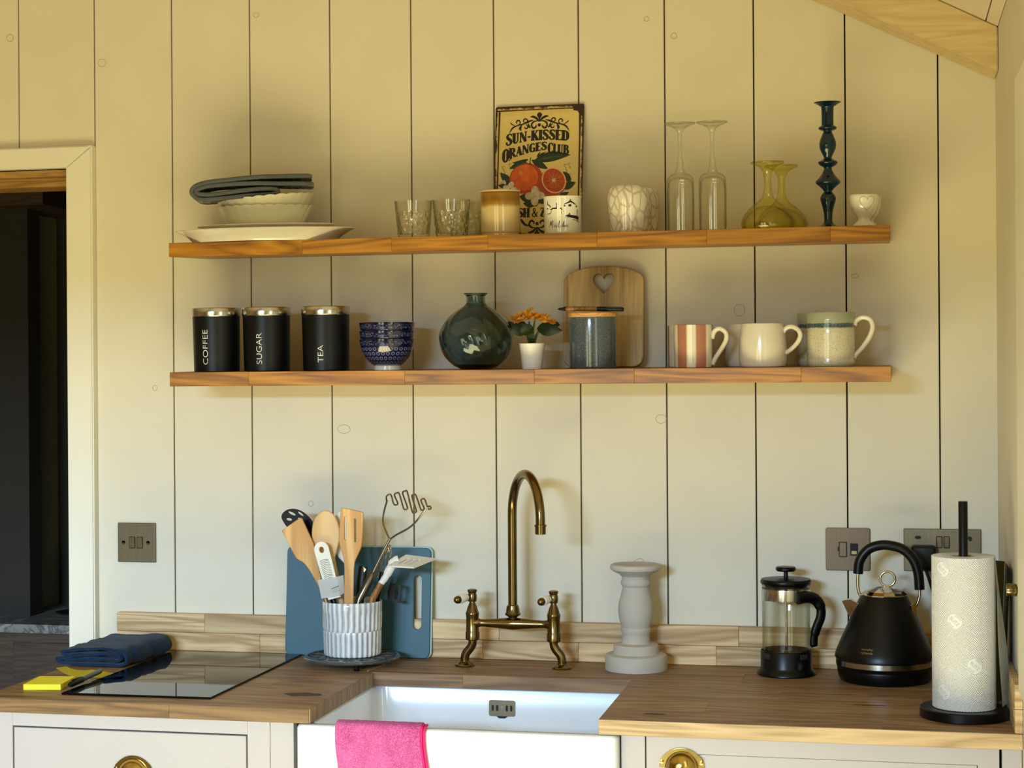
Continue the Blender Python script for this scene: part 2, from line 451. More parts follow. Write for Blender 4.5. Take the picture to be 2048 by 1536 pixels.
def join(a, b, M_=None):
    if M_ is not None: bmesh.ops.transform(b, matrix=M_, verts=b.verts)
    me = D.meshes.new('tmp'); b.to_mesh(me); b.free(); a.from_mesh(me); D.meshes.remove(me)
    return a

def lathe(prof, seg=48, mod=None, sx=1, sy=1, bm=None, closed=False):
    """prof: list of (r, z). r == 0 closes onto the axis. mod(theta, r, z, i) -> r, z"""
    bm = bm or bmesh.new(); rings = []
    for i, (r, z) in enumerate(prof):
        if r <= 1e-7: rings.append([bm.verts.new((0, 0, z))]); continue
        ring = []
        for k in range(seg):
            t = 2 * PI * k / seg; rr, zz = (r, z) if mod is None else mod(t, r, z, i)
            ring.append(bm.verts.new((rr * cos(t) * sx, rr * sin(t) * sy, zz)))
        rings.append(ring)
    pairs = list(zip(rings, rings[1:])) + ([(rings[-1], rings[0])] if closed else [])
    for a, b in pairs:
        if len(a) == 1 and len(b) == 1: continue
        for k in range(seg):
            k2 = (k + 1) % seg
            if len(a) == 1: bm.faces.new((a[0], b[k2], b[k]))
            elif len(b) == 1: bm.faces.new((a[k], a[k2], b[0]))
            else: bm.faces.new((a[k], a[k2], b[k2], b[k]))
    bmesh.ops.recalc_face_normals(bm, faces=bm.faces[:])
    return bm

def cr(pts, n=6, closed=False):
    """Catmull-Rom through tuples of any size"""
    P = [tuple(p) for p in pts]; out = []
    N = len(P); rng = range(N if closed else N - 1)
    for i in rng:
        p0, p1, p2, p3 = (P[(i - 1) % N], P[i], P[(i + 1) % N], P[(i + 2) % N]) if closed else (P[max(i - 1, 0)], P[i], P[i + 1], P[min(i + 2, N - 1)])
        for k in range(n):
            t = k / n
            out.append(tuple(.5 * (2 * b + (c - a) * t + (2 * a - 5 * b + 4 * c - d) * t * t + (3 * b - a - 3 * c + d) * t ** 3) for a, b, c, d in zip(p0, p1, p2, p3)))
    if not closed: out.append(P[-1])
    return out

def tube(pts, r, seg=12, bm=None, caps=True, flat=None, up=None, closed=False):
    """sweep a round (or flattened) section along 3-D points; r number or list"""
    bm = bm or bmesh.new(); P = [Vector(p) for p in pts]; n = len(P)
    R_ = [r] * n if isinstance(r, (int, float)) else list(r)
    rings = []; prev = None
    for i in range(n):
        if closed: d = (P[(i + 1) % n] - P[i - 1])
        else: d = (P[min(i + 1, n - 1)] - P[max(i - 1, 0)])
        d = d.normalized() if d.length > 0 else Vector((0, 0, 1))
        if prev is None:
            a = Vector(up) if up else (Vector((0, 1, 0)) if abs(d.y) < .9 else Vector((1, 0, 0)))
        else: a = prev
        x = (a - d * a.dot(d)).normalized(); y = d.cross(x); prev = x
        fl = flat if flat else 1
        rings.append([bm.verts.new(P[i] + (x * cos(2 * PI * k / seg) * fl + y * sin(2 * PI * k / seg)) * R_[i]) for k in range(seg)])
    pr = list(zip(rings, rings[1:])) + ([(rings[-1], rings[0])] if closed else [])
    for a, b in pr:
        for k in range(seg): bm.faces.new((a[k], a[(k + 1) % seg], b[(k + 1) % seg], b[k]))
    if caps and not closed:
        bm.faces.new(rings[0][::-1]); bm.faces.new(rings[-1])
    return bm

def plate(outlines, thick, bev=0, res=2):
    """flat piece in the XY plane, first outline outer, the rest holes; thickness along Z centred"""
    cu = D.curves.new('tmp', 'CURVE'); cu.dimensions = '2D'; cu.fill_mode = 'BOTH'
    cu.extrude = max(thick / 2 - bev, 0); cu.bevel_depth = bev; cu.bevel_resolution = res; cu.offset = -bev
    for o in outlines:
        s = cu.splines.new('POLY'); s.points.add(len(o) - 1); s.use_cyclic_u = True
        for p, c in zip(s.points, o): p.co = (c[0], c[1], 0, 1)
    ob = D.objects.new('tmp', cu); COL.objects.link(ob)
    me = D.meshes.new_from_object(ob.evaluated_get(bpy.context.evaluated_depsgraph_get()))
    D.objects.remove(ob); D.curves.remove(cu)
    return me

def upright(me):
    """XY plate -> XZ plate facing -Y"""
    me.transform(Matrix.Rotation(PI / 2, 4, 'X')); return me

def rrect(w, h, r, n=6, cx=0, cy=0):
    out = []
    for sx, sy, a0 in ((1, 1, 0), (-1, 1, PI / 2), (-1, -1, PI), (1, -1, 1.5 * PI)):
        for k in range(n + 1):
            a = a0 + PI / 2 * k / n
            out.append((cx + sx * (w / 2 - r) + r * cos(a), cy + sy * (h / 2 - r) + r * sin(a)))
    return out

def text_mesh(body, height, width=None, thick=.0002, bold=0):
    cu = D.curves.new('tmp', 'FONT'); cu.body = body; cu.size = 1; cu.extrude = 0; cu.offset = bold
    ob = D.objects.new('tmp', cu); COL.objects.link(ob)
    me = D.meshes.new_from_object(ob.evaluated_get(bpy.context.evaluated_depsgraph_get()))
    D.objects.remove(ob); D.curves.remove(cu)
    xs = [v.co.x for v in me.vertices]; ys = [v.co.y for v in me.vertices]
    s = height / (max(ys) - min(ys)); sx = s if width is None else width / (max(xs) - min(xs))
    for v in me.vertices: v.co = Vector(((v.co.x - min(xs)) * sx, (v.co.y - min(ys)) * s, 0))
    return me

def wrap(me, r, phi0, z0, rot=False, rfun=None):
    """wrap a flat XY mesh onto a cylinder about Z; phi measured from -Y towards +X"""
    for v in me.vertices:
        a, b = v.co.x, v.co.y
        if rot: a, b = -b, a
        ph = phi0 + a / r; z = z0 + b
        rr = (rfun(z) if rfun else r) + v.co.z + .0003
        v.co = Vector((rr * sin(ph), -rr * cos(ph), z))
    return me

def flat_strokes(strokes, z=0):
    """strokes: lists of (x, y, width); flat ribbons in XY as one mesh"""
    bm = bmesh.new()
    for st in strokes:
        n = len(st); L = []; R2 = []
        for i, (x, y, w_) in enumerate(st):
            x0, y0 = st[max(i - 1, 0)][:2]; x1, y1 = st[min(i + 1, n - 1)][:2]
            dx, dy = x1 - x0, y1 - y0; q = math.hypot(dx, dy) or 1
            nx, ny = -dy / q * w_ / 2, dx / q * w_ / 2
            L.append(bm.verts.new((x + nx, y + ny, z))); R2.append(bm.verts.new((x - nx, y - ny, z)))
        for i in range(n - 1):
            try: bm.faces.new((L[i], R2[i], R2[i + 1], L[i + 1]))
            except Exception: pass
    me = D.meshes.new('strokes'); bm.to_mesh(me); bm.free(); return me

def poly_flat(polys, z=0):
    bm = bmesh.new()
    for k, p in enumerate(polys):
        vs = [bm.verts.new((x, y, z + k * 1e-5)) for x, y in p]
        bm.faces.new(vs)
    bmesh.ops.triangulate(bm, faces=bm.faces[:])
    me = D.meshes.new('poly'); bm.to_mesh(me); bm.free(); return me

def sheet_ribbon(path, thick, y0, y1, ny=8, wob=0, seed=0, taper=None):
    """a folded sheet: thick line path in XZ carried along Y, closed"""
    rnd = random.Random(seed); n = len(path); bm = bmesh.new(); rows = []
    th = thick if isinstance(thick, (list, tuple)) else [thick] * n
    ph = [rnd.uniform(0, 6.28) for _ in range(6)]
    for j in range(ny + 1):
        t = j / ny; y = y0 + (y1 - y0) * t
        e = 1 - .35 * (abs(2 * t - 1) ** 8)
        L = []; R2 = []
        for i, (x, z) in enumerate(path):
            x0, z0 = path[max(i - 1, 0)]; x1, z1 = path[min(i + 1, n - 1)]
            dx, dz = x1 - x0, z1 - z0; q = math.hypot(dx, dz) or 1
            o = th[i] / 2 * e
            if i in (0, n - 1): o *= .6
            wx = wob * (sin(13 * t + ph[0] + i * .11) + .6 * sin(31 * t + ph[1] + x * 90))
            wz = wob * .7 * (sin(17 * t + ph[2] + x * 55) + .5 * sin(43 * t + ph[3] + x * 120)) * min(1, max(0, z / .012))
            L.append(bm.verts.new((x - dz / q * o + wx, y, max(z + dx / q * o + wz, .0004)))); R2.append(bm.verts.new((x + dz / q * o + wx, y, max(z - dx / q * o + wz, .0002))))
        rows.append(L + R2[::-1])
    m_ = len(rows[0])
    for a, b in zip(rows, rows[1:]):
        for k in range(m_): bm.faces.new((a[k], a[(k + 1) % m_], b[(k + 1) % m_], b[k]))
    for row in (rows[0], rows[-1]):
        for i in range(n - 1): bm.faces.new((row[i], row[i + 1], row[m_ - 2 - i], row[m_ - 1 - i]))
    bmesh.ops.recalc_face_normals(bm, faces=bm.faces[:])
    return bm

def vessel(outer, t, floor_z, seg=48, mod=None, sx=1, sy=1):
    """open vessel: outer profile bottom->rim, wall thickness t"""
    inner = [(max(r - t, .0005), z) for r, z in outer if z > floor_z + t]
    top = outer[-1]
    prof = [(0, outer[0][1])] + list(outer) + [(top[0] - t * .5, top[1] + t * .35)] + inner[::-1] 
    prof += [(max(inner[0][0] - t, .001), floor_z), (0, floor_z)] if inner else [(0, floor_z)]
    return lathe(prof, seg, mod, sx, sy)

def V(x, y, z): return (x, y, ZW + z)

# ------------------------------------------------------------------ room shell
XR = 1.3015
grooves = [-1.66, -1.482, -1.304, -1.126, -.948, -.7692, -.5893, -.4095, -.2317, -.0527, .1247, .302, .4797, .6565, .8352, 1.0146, 1.193, XR + .01]
wall = structure('wall_front', 'cream painted wall of vertical boards behind the shelves')
obj('backing', box(-3.2, -1.41, .019, .10, 0, 3.2), DARKGAP, wall, False)
obj('backing', box(-.645, XR + .1, .019, .10, 0, 3.2), DARKGAP, wall, False)
obj('backing', box(-1.41, -.645, .019, .10, ZW + 1.045, 3.2), DARKGAP, wall, False)
def roof_z(x): return ZW + 1.236 + (XR - x) * .52
planks = {}
for a, b in zip(grooves, grooves[1:]):
    z0 = 0
    if b < -.58 and a > -1.46: z0 = ZW + 1.062
    g = .0014
    bm = box(a + g, b - g, 0, .0185, z0, 2.6 if b < .3 else 2.6)
    for v in bm.verts:
        if v.co.z > 2.5: v.co.z = roof_z(v.co.x) + .02
    bmesh.ops.bevel(bm, geom=[e for e in bm.edges if abs(e.verts[0].co.x - e.verts[1].co.x) < 1e-5 and abs(e.verts[0].co.y) < 1e-5 and abs(e.verts[1].co.y) < 1e-5], offset=.0009, segments=1, affect='EDGES')
    planks[round(a, 3)] = obj('plank', bm, WALL, wall, False)
obj('plank', box(-.600, -.5904, 0, .0185, 0, ZW + 1.0605), WALL, wall, False)
def add_knot(x, z, rx, rz):
    own = [a for a in planks if a < x][-1]
    pts = [(x + rx * cos(t) * random.uniform(.93, 1.07), -.0002, ZW + z + rz * sin(t) * random.uniform(.93, 1.07)) for t in [2 * PI * k / 22 for k in range(22)]]
    obj('knot', tube(pts, .00055, 5, closed=True), KNOTP, planks[own])
for k in ((-.7893, 1.3353, .008, .008), (-.5712, 1.2702, .009, .008), (-.453, .5627, .005, .006), (-.0267, .4738, .014, .009), (-.1009, .3161, .0055, .0055), (.6205, 1.3047, .005, .005), (.6761, 1.2675, .006, .006), (.6446, .4936, .011, .009), (.8042, .7119, .011, .012), (.5988, .1992, .012, .011), (-.2164, 1.3562, .006, .005), (1.0317, .7756, .007, .004), (.5508, .8816, .009, .009)):
    add_knot(*k)
# right wall, floor, ceiling, the rest of the room
wr = obj('wall_right', box(XR, XR + .12, -1.25, .1, 0, 2.6), WALL, None, False); tag(wr, 'cream painted side wall right of the shelves', None, kind='structure')
bm = box(XR, XR + .12, -4.6, -2.55, 0, 2.6); box(XR, XR + .12, -2.55, -1.25, 0, ZW + .1, bm=bm); box(XR, XR + .12, -2.55, -1.25, ZW + 1.04, 2.6, bm=bm)
tag(obj('wall_right', bm, WALL, None, False), 'side wall around the side window, out of view', None, kind='structure')
tag(obj('wall_left', box(-3.3, -3.2, -4.6, .1, 0, 4.5), FLOOR, None, False), None, None, kind='structure')
bm = box(-3.2, -1.75, -4.7, -4.6, 0, 4.6); box(.45, XR + .12, -4.7, -4.6, 0, 4, bm=bm); box(-1.75, .45, -4.7, -4.6, 2.1, 4.6, bm=bm)
tag(obj('wall_back', bm, FLOOR, None, False), None, None, kind='structure')
fl = structure('floor')
x = -3.2
while x < XR:
    obj('plank', box(x, min(x + .148, XR), -4.6, .1, -.02, 0), FLOOR, fl, False); x += .15
# glazed doors behind the camera
dg = structure('door_2', 'white glazed garden doors behind the viewer')
for i, x0 in enumerate((-1.75, -.65)):
    for a, b, c, d in ((x0, x0 + .11, 0, 2.1), (x0 + .99, x0 + 1.1, 0, 2.1), (x0, x0 + 1.1, 0, .2)):
        obj('stile', box(a, b, -4.66, -4.61, c, d), TRIM, dg, False)
sw = structure('window_1', 'side window, mostly out of view')
for a, b, c, d in ((-2.55, -2.49, ZW + .1, ZW + 1.04), (-1.31, -1.25, ZW + .1, ZW + 1.04), (-2.55, -1.25, ZW + .1, ZW + .16), (-2.55, -1.25, ZW + .98, ZW + 1.04)):
    obj('sash', box(XR + .03, XR + .08, a, b, c, d), TRIM, sw, False)
# pitched ceiling: boards running away from the gable wall
ce = structure('ceiling', 'pale boarded sloping ceiling in the top right corner')
sl = math.atan(.52); L_ = 0; k = 0
x = XR
first = True
while x > -1.0:
    wdt = .0225 if first else .088; first = False
    x2 = x - wdt
    bm = bmesh.new()
    vs = []
    for yy in (-4.6, .0):
        for (xx, dz) in ((x - .0012, 0), (x2 + .0012, 0), (x2 + .0012, .018), (x - .0012, .018)): vs.append(bm.verts.new((xx, yy, roof_z(xx) + dz)))
    for f in ((0, 1, 2, 3), (7, 6, 5, 4), (0, 4, 5, 1), (1, 5, 6, 2), (2, 6, 7, 3), (3, 7, 4, 0)): bm.faces.new([vs[i] for i in f])
    obj('plank', bm, CEIL, ce, False); x = x2
bm = bmesh.new()
zr = roof_z(-1.0)
vs = [bm.verts.new(c) for c in ((-1.0, -4.6, zr), (-1, .1, zr), (-3.3, .1, zr - 1.2), (-3.3, -4.6, zr - 1.2))]; bm.faces.new(vs)
obj('plank', bm, CEIL, ce, False)
bm = bmesh.new()
vs = [bm.verts.new(c) for c in ((XR + .2, -4.7, roof_z(XR + .2) + .03), (XR + .2, .15, roof_z(XR + .2) + .03), (-1.0, .15, zr + .03), (-1., -4.7, zr + .03))]; bm.faces.new(vs)
obj('backing', bm, DARKGAP, ce, False)
# oak rafter against the gable
bm = bmesh.new(); vs = []
def beam_low(x): return ZW + 1.1510 + (XR - x) * .4972
for yy in (-.0985, -.0005):
    for xx in (-.9, XR - .001): vs += [bm.verts.new((xx, yy, beam_low(xx))), bm.verts.new((xx, yy, roof_z(xx) - .001))]
for f in ((0, 2, 3, 1), (4, 5, 7, 6), (0, 1, 5, 4), (2, 6, 7, 3), (0, 4, 6, 2), (1, 3, 7, 5)): bm.faces.new([vs[i] for i in f])
bmesh.ops.bevel(bm, geom=bm.edges[:], offset=.002, segments=2, affect='EDGES')
bm2 = obj('trim_1', bm, BEAM, None, False); tag(bm2, 'light oak rafter along the sloping ceiling edge', None, kind='structure')
# doorway on the left
d1 = structure('door_1', 'doorway with white painted casing into the dark room')
def prism(pts, y0, y1, bev=.0025):
    bm = bmesh.new(); a = [bm.verts.new((x, y0, z)) for x, z in pts]; b = [bm.verts.new((x, y1, z)) for x, z in pts]; n = len(pts)
    bm.faces.new(a); bm.faces.new(b[::-1])
    for i in range(n): bm.faces.new((a[i], b[i], b[(i + 1) % n], a[(i + 1) % n]))
    bmesh.ops.recalc_face_normals(bm, faces=bm.faces[:])
    if bev: bmesh.ops.bevel(bm, geom=[e for e in bm.edges if abs(e.verts[0].co.y - y0) < 1e-6 and abs(e.verts[1].co.y - y0) < 1e-6], offset=bev, segments=2, affect='EDGES')
    return bm
co, ci, ht, hb = -.5865, -.6485, ZW + 1.0895, ZW + 1.0432
obj('casing', prism([(ci, 0), (co - .001, 0), (co - .001, ht - .0005), (ci, hb)], -.021, 0, .003), TRIM, d1, False)
obj('casing', prism([(-1.472, ht), (co - .0015, ht), (ci - .0005, hb), (-1.41, hb)], -.021, 0, .003), TRIM, d1, False)
obj('casing', prism([(-1.472, 0), (-1.41, 0), (-1.41, hb - .001), (-1.472, ht - .001)], -.021, 0, .003), TRIM, d1, False)
obj('lining', box(-1.41, ci - .002, .0005, .035, hb - .016, hb - .002), LINING, d1, False)
obj('lining', box(-1.41, ci - .002, .035, .12, hb - .034, hb - .002), LINING, d1, False)
obj('lining', box(ci - .003, ci + .012, .0005, .12, 0, hb), TRIM, d1, False)
obj('lining', box(-1.42, -1.408, .0005, .12, 0, hb), TRIM, d1, False)
# the dark room beyond
ir = structure('wall_inner', 'dark walls of the room beyond the doorway')
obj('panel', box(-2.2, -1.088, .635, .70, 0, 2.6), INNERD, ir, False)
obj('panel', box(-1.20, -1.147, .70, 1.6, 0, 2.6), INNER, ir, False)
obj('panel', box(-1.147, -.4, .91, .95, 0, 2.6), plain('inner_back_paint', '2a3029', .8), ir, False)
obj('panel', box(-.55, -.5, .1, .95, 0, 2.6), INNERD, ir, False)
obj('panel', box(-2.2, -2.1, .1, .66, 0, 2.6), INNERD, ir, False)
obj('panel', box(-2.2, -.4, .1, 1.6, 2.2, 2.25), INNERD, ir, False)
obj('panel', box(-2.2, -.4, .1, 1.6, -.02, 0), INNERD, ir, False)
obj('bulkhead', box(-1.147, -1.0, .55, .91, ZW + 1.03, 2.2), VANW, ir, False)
van = thing('vanity_unit', 'dark wooden washstand with grey marble top inside the doorway', 'washstand')
def ell_prism(pts, z0, z1):
    bm = bmesh.new(); lo = [bm.verts.new((x, y, z0)) for x, y in pts]; hi = [bm.verts.new((x, y, z1)) for x, y in pts]; n = len(pts)
    bm.faces.new(lo[::-1]); bm.faces.new(hi)
    for i in range(n): bm.faces.new((lo[i], lo[(i + 1) % n], hi[(i + 1) % n], hi[i]))
    bmesh.ops.recalc_face_normals(bm, faces=bm.faces[:]); return bm
obj('worktop', ell_prism([(-2.09, .495), (-.56, .495), (-.56, .909), (-1.146, .909), (-1.146, .701), (-1.087, .701), (-1.087, .634), (-2.09, .634)], ZW - .0525, ZW - .031), MARBLE, van, False)
obj('cabinet', ell_prism([(-2.09, .515), (-.56, .515), (-.56, .90), (-1.086, .90), (-1.086, .633), (-2.09, .633)], .1, ZW - .0526), VANW, van, False)
obj('drawer', box(-1.069, -.6, .508, .514, ZW - .170, ZW - .0795, .001), VANW, van, False)
tag(obj('basin_plug', lathe([(0, 0), (.03, 0), (.045, .006), (.03, .009), (0, .009)], 24), BLACK), 'black round dish on the marble washstand top', 'dish').location = (-1.0, .70, ZW - .0305)

# ------------------------------------------------------------------ worktop, splashback, cabinets
wt = thing('worktop', 'oak plank worktop with a cut-out around the sink', 'worktop')
XL, XC0, XC1, YC, YF, TH = -.5365, .0972, .6115, .2115, .5955, .0262
rng = random.Random(3)
def staves(x0, x1, y0, y1, cuts, parent, m):
    xs = [x0] + [c for c in cuts if x0 < c < x1] + [x1]
    for a, b in zip(xs, xs[1:]):
        obj('plank', box(a, b, y0, y1, ZW - TH, ZW, .0004, seg=1), m, parent, False)
for y0, y1, cuts in ((-.105, 0, (-.1, .55, 1.1)), (-YC, -.1051, (.28, .82))): staves(XL, XR - .001, y0, y1, cuts, wt, TOP)
for y0, y1, cl, cr2 in ((-.309, -YC - .0001, (-.3,), (.9,)), (-.405, -.3091, (-.05,), (1.15,)), (-.5, -.4051, (-.36,), (.78,)), (-YF, -.5001, (-.165,), (1.08,))):
    staves(XL, XC0, y0, y1, cl, wt, TOP); staves(XC1, XR - .001, y0, y1, cr2, wt, TOP)
EDGE_DIM = wood('edge_oak_dim', ('5c4426', '745834', '846740'), 0, .5, 1, .1, .5)  # dim left and brightly lit right front edge put into the oak colour
EDGE_LIT = wood('edge_oak_lit', ('9a8058', 'b69b72', 'c4aa82'), 0, .5, 1, .1, .5)
for a, b, m_ in ((XL, -.165, EDGE_DIM), (-.1649, XC0, EDGE_DIM), (XC1, XR - .001, EDGE_LIT)):
    obj('edge_strip', box(a, b, -YF - .0016, -YF - .0001, ZW - TH + .0003, ZW - .0006, .0005, seg=1), m_, wt, False)  # thin strips added to carry the lit and dim edge tones
obj('edge_strip', box(XC0 + .0001, XC0 + .0015, -YF, -YC - .0016, ZW - TH + .0003, ZW - .0006, .0004, seg=1), TOPEND, wt, False)
KN = plain('wood_knot', '3d2c20', .6, vs=200)
for (x, y, rx, ry) in ((.040, -.466, .034, .018), (.70, -.535, .02, .006), (1.06, -.39, .032, .005)):
    pts = [(x + rx * cos(2 * PI * k / 24) * random.uniform(.8, 1.15), y + ry * sin(2 * PI * k / 24) * random.uniform(.8, 1.15)) for k in range(24)]
    me = poly_flat([pts], ZW + .0003); obj('knot', me, KN, wt, False)
bs = thing('splashback', 'low oak stave upstand along the back of the worktop', 'splashback')
for z0, z1, cuts in ((.0395, .0788, (-.335, -.09, .31, .60, .80, 1.02)), (.0004, .039, (-.21, .02, .275, .475, .755, .93, 1.13))):
    xs = [-.5365] + list(cuts) + [XR - .001]
    for a, b in zip(xs, xs[1:]): obj('stave', box(a + .0001, b - .0001, -.02, -.0005, ZW + z0, ZW + z1, .0012), SPLASH, bs, False)
bs2 = thing('splashback', 'short oak upstand running along the right side wall', 'splashback')
for z0, z1, cuts in ((.0395, .0788, (-.28,)), (.0004, .039, (-.4,))):
    ys = [-.596] + list(cuts) + [-.0205]
    for a, b in zip(ys, ys[1:]): obj('stave', box(1.2885, XR - .0005, a + .0001, b - .0001, ZW + z0, ZW + z1, .001), SPLASH, bs2, False)

def cup_pull(parent, x, y, z):
    """domed cup handle on a scalloped back plate; x,z = top centre of the plate"""
    w_ = .0385
    bm = bmesh.new(); N = 20
    prev = None
    out = []
    for k in range(-N, N + 1):
        t = k / N
        top = -abs(t) ** 2.2 * .022
        if abs(t) > .9: top -= (abs(t) - .9) * .12
        out.append((x + w_ * t, z + top))
    low = [(x + w_ * t / 10, z - .036 + .002 * abs(t / 10)) for t in range(10, -11, -1)]
    o = obj('cup_pull', prism(out + low, y - .002, y, .0008), PULLB, parent)
    bm = bmesh.new(); rows = []
    for i in range(13):
        a = PI / 2 * i / 12
        rows.append([bm.verts.new((x + .0285 * cos(b) * sin(a), y - .001 - .022 * cos(a), z - .033 + .028 * sin(b) * sin(a))) for b in [PI * k / 24 for k in range(25)]])
    for a, b in zip(rows, rows[1:]):
        for k in range(24): bm.faces.new((a[k], a[k + 1], b[k + 1], b[k]))
    bmesh.ops.recalc_face_normals(bm, faces=bm.faces[:])
    bmesh.ops.solidify(bm, geom=bm.faces[:], thickness=.001)
    c = obj('dome', bm, PULLB, parent)
    for sx in (-1, 1):
        s = obj('screw', lathe([(.0035, 0), (.0035, .001), (0, .0018)], 12), PULLB, parent); s.location = (x + sx * .0335, y - .002, z - .024); s.rotation_euler = (PI / 2, 0, 0)
    return o
YB = -.575
cl_ = thing('base_cabinet', 'pale painted base cabinet under the hob, left of the sink', 'cabinet')
top = ZW - TH - .0006
obj('frame', box(-.53, -.4823, YB, YB + .02, .12, top, .0005, seg=1), CAB, cl_, False)
obj('frame', box(-.4821, -.0256, YB, YB + .02, ZW - .0540, top, .0005, seg=1), CAB, cl_, False)
obj('frame', box(-.0254, .0168, YB, YB + .02, .12, top, .0005, seg=1), CAB, cl_, False)
obj('frame', box(.0174, .0610, YB + .0008, YB + .02, .12, top, .0005, seg=1), CAB, cl_, False)
obj('carcass', box(-.53, .060, YB + .022, -.02, .12, top - .002), DARKGAP, cl_, False)
dr = obj('drawer', box(-.4795, -.0283, YB + .0005, YB + .02, ZW - .25, ZW - .0570, .0008, seg=1), CAB, cl_, False)
cup_pull(dr, -.2441, YB, ZW - .100)
cr_ = thing('base_cabinet', 'pale painted base cabinet with brass cup handle right of the sink', 'cabinet')
obj('frame', box(.6465, .6872, YB, YB + .02, .12, top, .0005, seg=1), CAB, cr_, False)
obj('frame', box(1.2695, XR - .001, YB, YB + .02, .12, top, .0005, seg=1), CAB, cr_, False)
obj('carcass', box(.6465, XR - .001, YB + .022, -.02, .12, top - .002), DARKGAP, cr_, False)
dx0, dx1, dzt, dzb = .6894, 1.2652, ZW - .0300, ZW - .29
bm = box(dx0, .7235, YB + .0005, YB + .02, dzb, dzt); 
dr2 = obj('drawer', bm, CAB, cr_, False)
obj('stile', box(1.2312, dx1, YB + .0005, YB + .02, dzb, dzt), CAB, dr2, False)
obj('rail', box(.7235, 1.2312, YB + .0005, YB + .02, ZW - .0575, dzt), CAB, dr2, False)
obj('panel', box(.7245, 1.2302, YB + .0025, YB + .02, dzb, ZW - .0585, .0006), CAB, dr2, False)
obj('groove', box(.7234, 1.2313, YB + .006, YB + .019, dzb, ZW - .0570), DARKGAP, dr2, False)
cup_pull(dr2, .7494, YB, ZW - .0475)

# sink
sk = thing('sink', 'white fireclay farmhouse sink with a deep apron front', 'sink')
X0, X1, Y0, Y1, ZT, ZB = .0740, .6438, -.6035, -.165, ZW - .0273, ZW - .255
bm = bmesh.new()
def ring(pts, z): return [bm.verts.new((x, y, z)) for x, y in pts]
def rr(x0, x1, y0, y1, r): return rrect(x1 - x0, y1 - y0, r, 5, (x0 + x1) / 2, (y0 + y1) / 2)
tk = .022
loops = [(rr(X0 + .01, X1 - .01, Y0 + .01, Y1 - .01, .012), ZB), (rr(X0, X1, Y0, Y1, .014), ZB + .01), (rr(X0, X1, Y0, Y1, .014), ZT - .006), (rr(X0 + .002, X1 - .002, Y0 + .002, Y1 - .002, .013), ZT - .0015),
         (rr(X0 + .006, X1 - .006, Y0 + .006, Y1 - .006, .012), ZT), (rr(X0 + tk - .005, X1 - tk + .005, Y0 + tk - .005, Y1 - tk + .005, .02), ZT), (rr(X0 + tk - .001, X1 - tk + .001, Y0 + tk - .001, Y1 - tk + .001, .022), ZT - .002), (rr(X0 + tk, X1 - tk, Y0 + tk, Y1 - tk - .0, .024), ZT - .006),
         (rr(X0 + tk + .006, X1 - tk - .006, Y0 + tk + .006, Y1 - tk - .012, .03), ZB + .045), (rr(X0 + tk + .03, X1 - tk - .03, Y0 + tk + .03, Y1 - tk - .04, .04), ZB + .022)]
rs = [ring(p, z) for p, z in loops]
for a, b in zip(rs, rs[1:]):
    n = len(a)
    for k in range(n): bm.faces.new((a[k], a[(k + 1) % n], b[(k + 1) % n], b[k]))
bm.faces.new(rs[0][::-1]); bm.faces.new(rs[-1])
bmesh.ops.recalc_face_normals(bm, faces=bm.faces[:])
obj('basin', bm, SINKC, sk, True, 60)
ov = obj('overflow_plate', upright(plate([rrect(.0525, .031, .004)] + [rrect(.004, .011, .0018, 4, xx, 0) for xx in (-.0185, -.0095, .0095, .0185)], .0016, .0004)), SWITCH, sk, False)
ov.location = (.3535, -.1905, ZW - .0665); ov.rotation_euler = (math.radians(-2), 0, 0)
obj('slot_backing', box(-.022, .022, .001, .0016, -.008, .008), BLACK, ov, False)
obj('screw', upright(plate([rrect(.006, .007, .003)], .0015)), ROCK, ov, False).location = (0, -.001, 0)
obj('drip_lip', upright(plate([[(-.012, -.015), (.012, -.015), (.006, -.0195), (-.006, -.0195)]], .0012)), BLACK, ov, False)
# pink towel over the sink front
path = cr([(-.5755, -.13), (-.577, -.07), (-.5795, -.034), (-.587, -.0225), (-.598, -.0215), (-.6065, -.028), (-.6085, -.06), (-.6095, -.12), (-.611, -.19), (-.612, -.25)], 5)
bm = bmesh.new(); rows = []
NX = 40
for i, (y, z) in enumerate(path):
    row = []
    for k in range(NX + 1):
        t = k / NX; dep = max(0, -z - .03) / .2
        x = .1535 + (.3065 - .1535) * t + .004 * sin(z * 40) - .004 * dep * (1 - t)
        fold = .0022 * sin(t * 9 + 1) * dep + .0018 * sin(t * 23 + z * 30) * dep + random.uniform(-.0006, .0006)
        row.append(bm.verts.new((x, y - (fold if y < -.6 else 0), ZW + z + random.uniform(-.0005, .0005))))
    rows.append(row)
for a, b in zip(rows, rows[1:]):
    for k in range(NX): bm.faces.new((a[k], a[k + 1], b[k + 1], b[k]))
bmesh.ops.recalc_face_normals(bm, faces=bm.faces[:]); bmesh.ops.solidify(bm, geom=bm.faces[:], thickness=-.0035)
tw = thing('hand_towel', 'bright pink terry towel hung over the front of the sink', 'towel')
obj('terry_cloth', bm, PINK, tw, True, 80)
obj('hem', tube([(.3085 + .004 * sin(z * 40), y - .002, ZW + z - .001) for y, z in path[16:]], .0032, 8, flat=.8), PINKH, tw)
obj('hem', tube([(.3135 + .004 * sin(z * 40), y - .001, ZW + z - .001) for y, z in path[16:]], .0026, 8, flat=.8), PINKH, tw)

# hob
hb_ = thing('induction_hob', 'black glass domino hob set on the left worktop', 'hob')
obj('glass_top', plate([[(-.3975, -.5485), (-.107, -.5445), (-.1085, -.046), (-.393, -.05)]], .004, .001), HOBG, hb_, False).location = (0, 0, ZW + .0023)
D.objects['glass_top'].data.transform(Matrix.Identity(4))

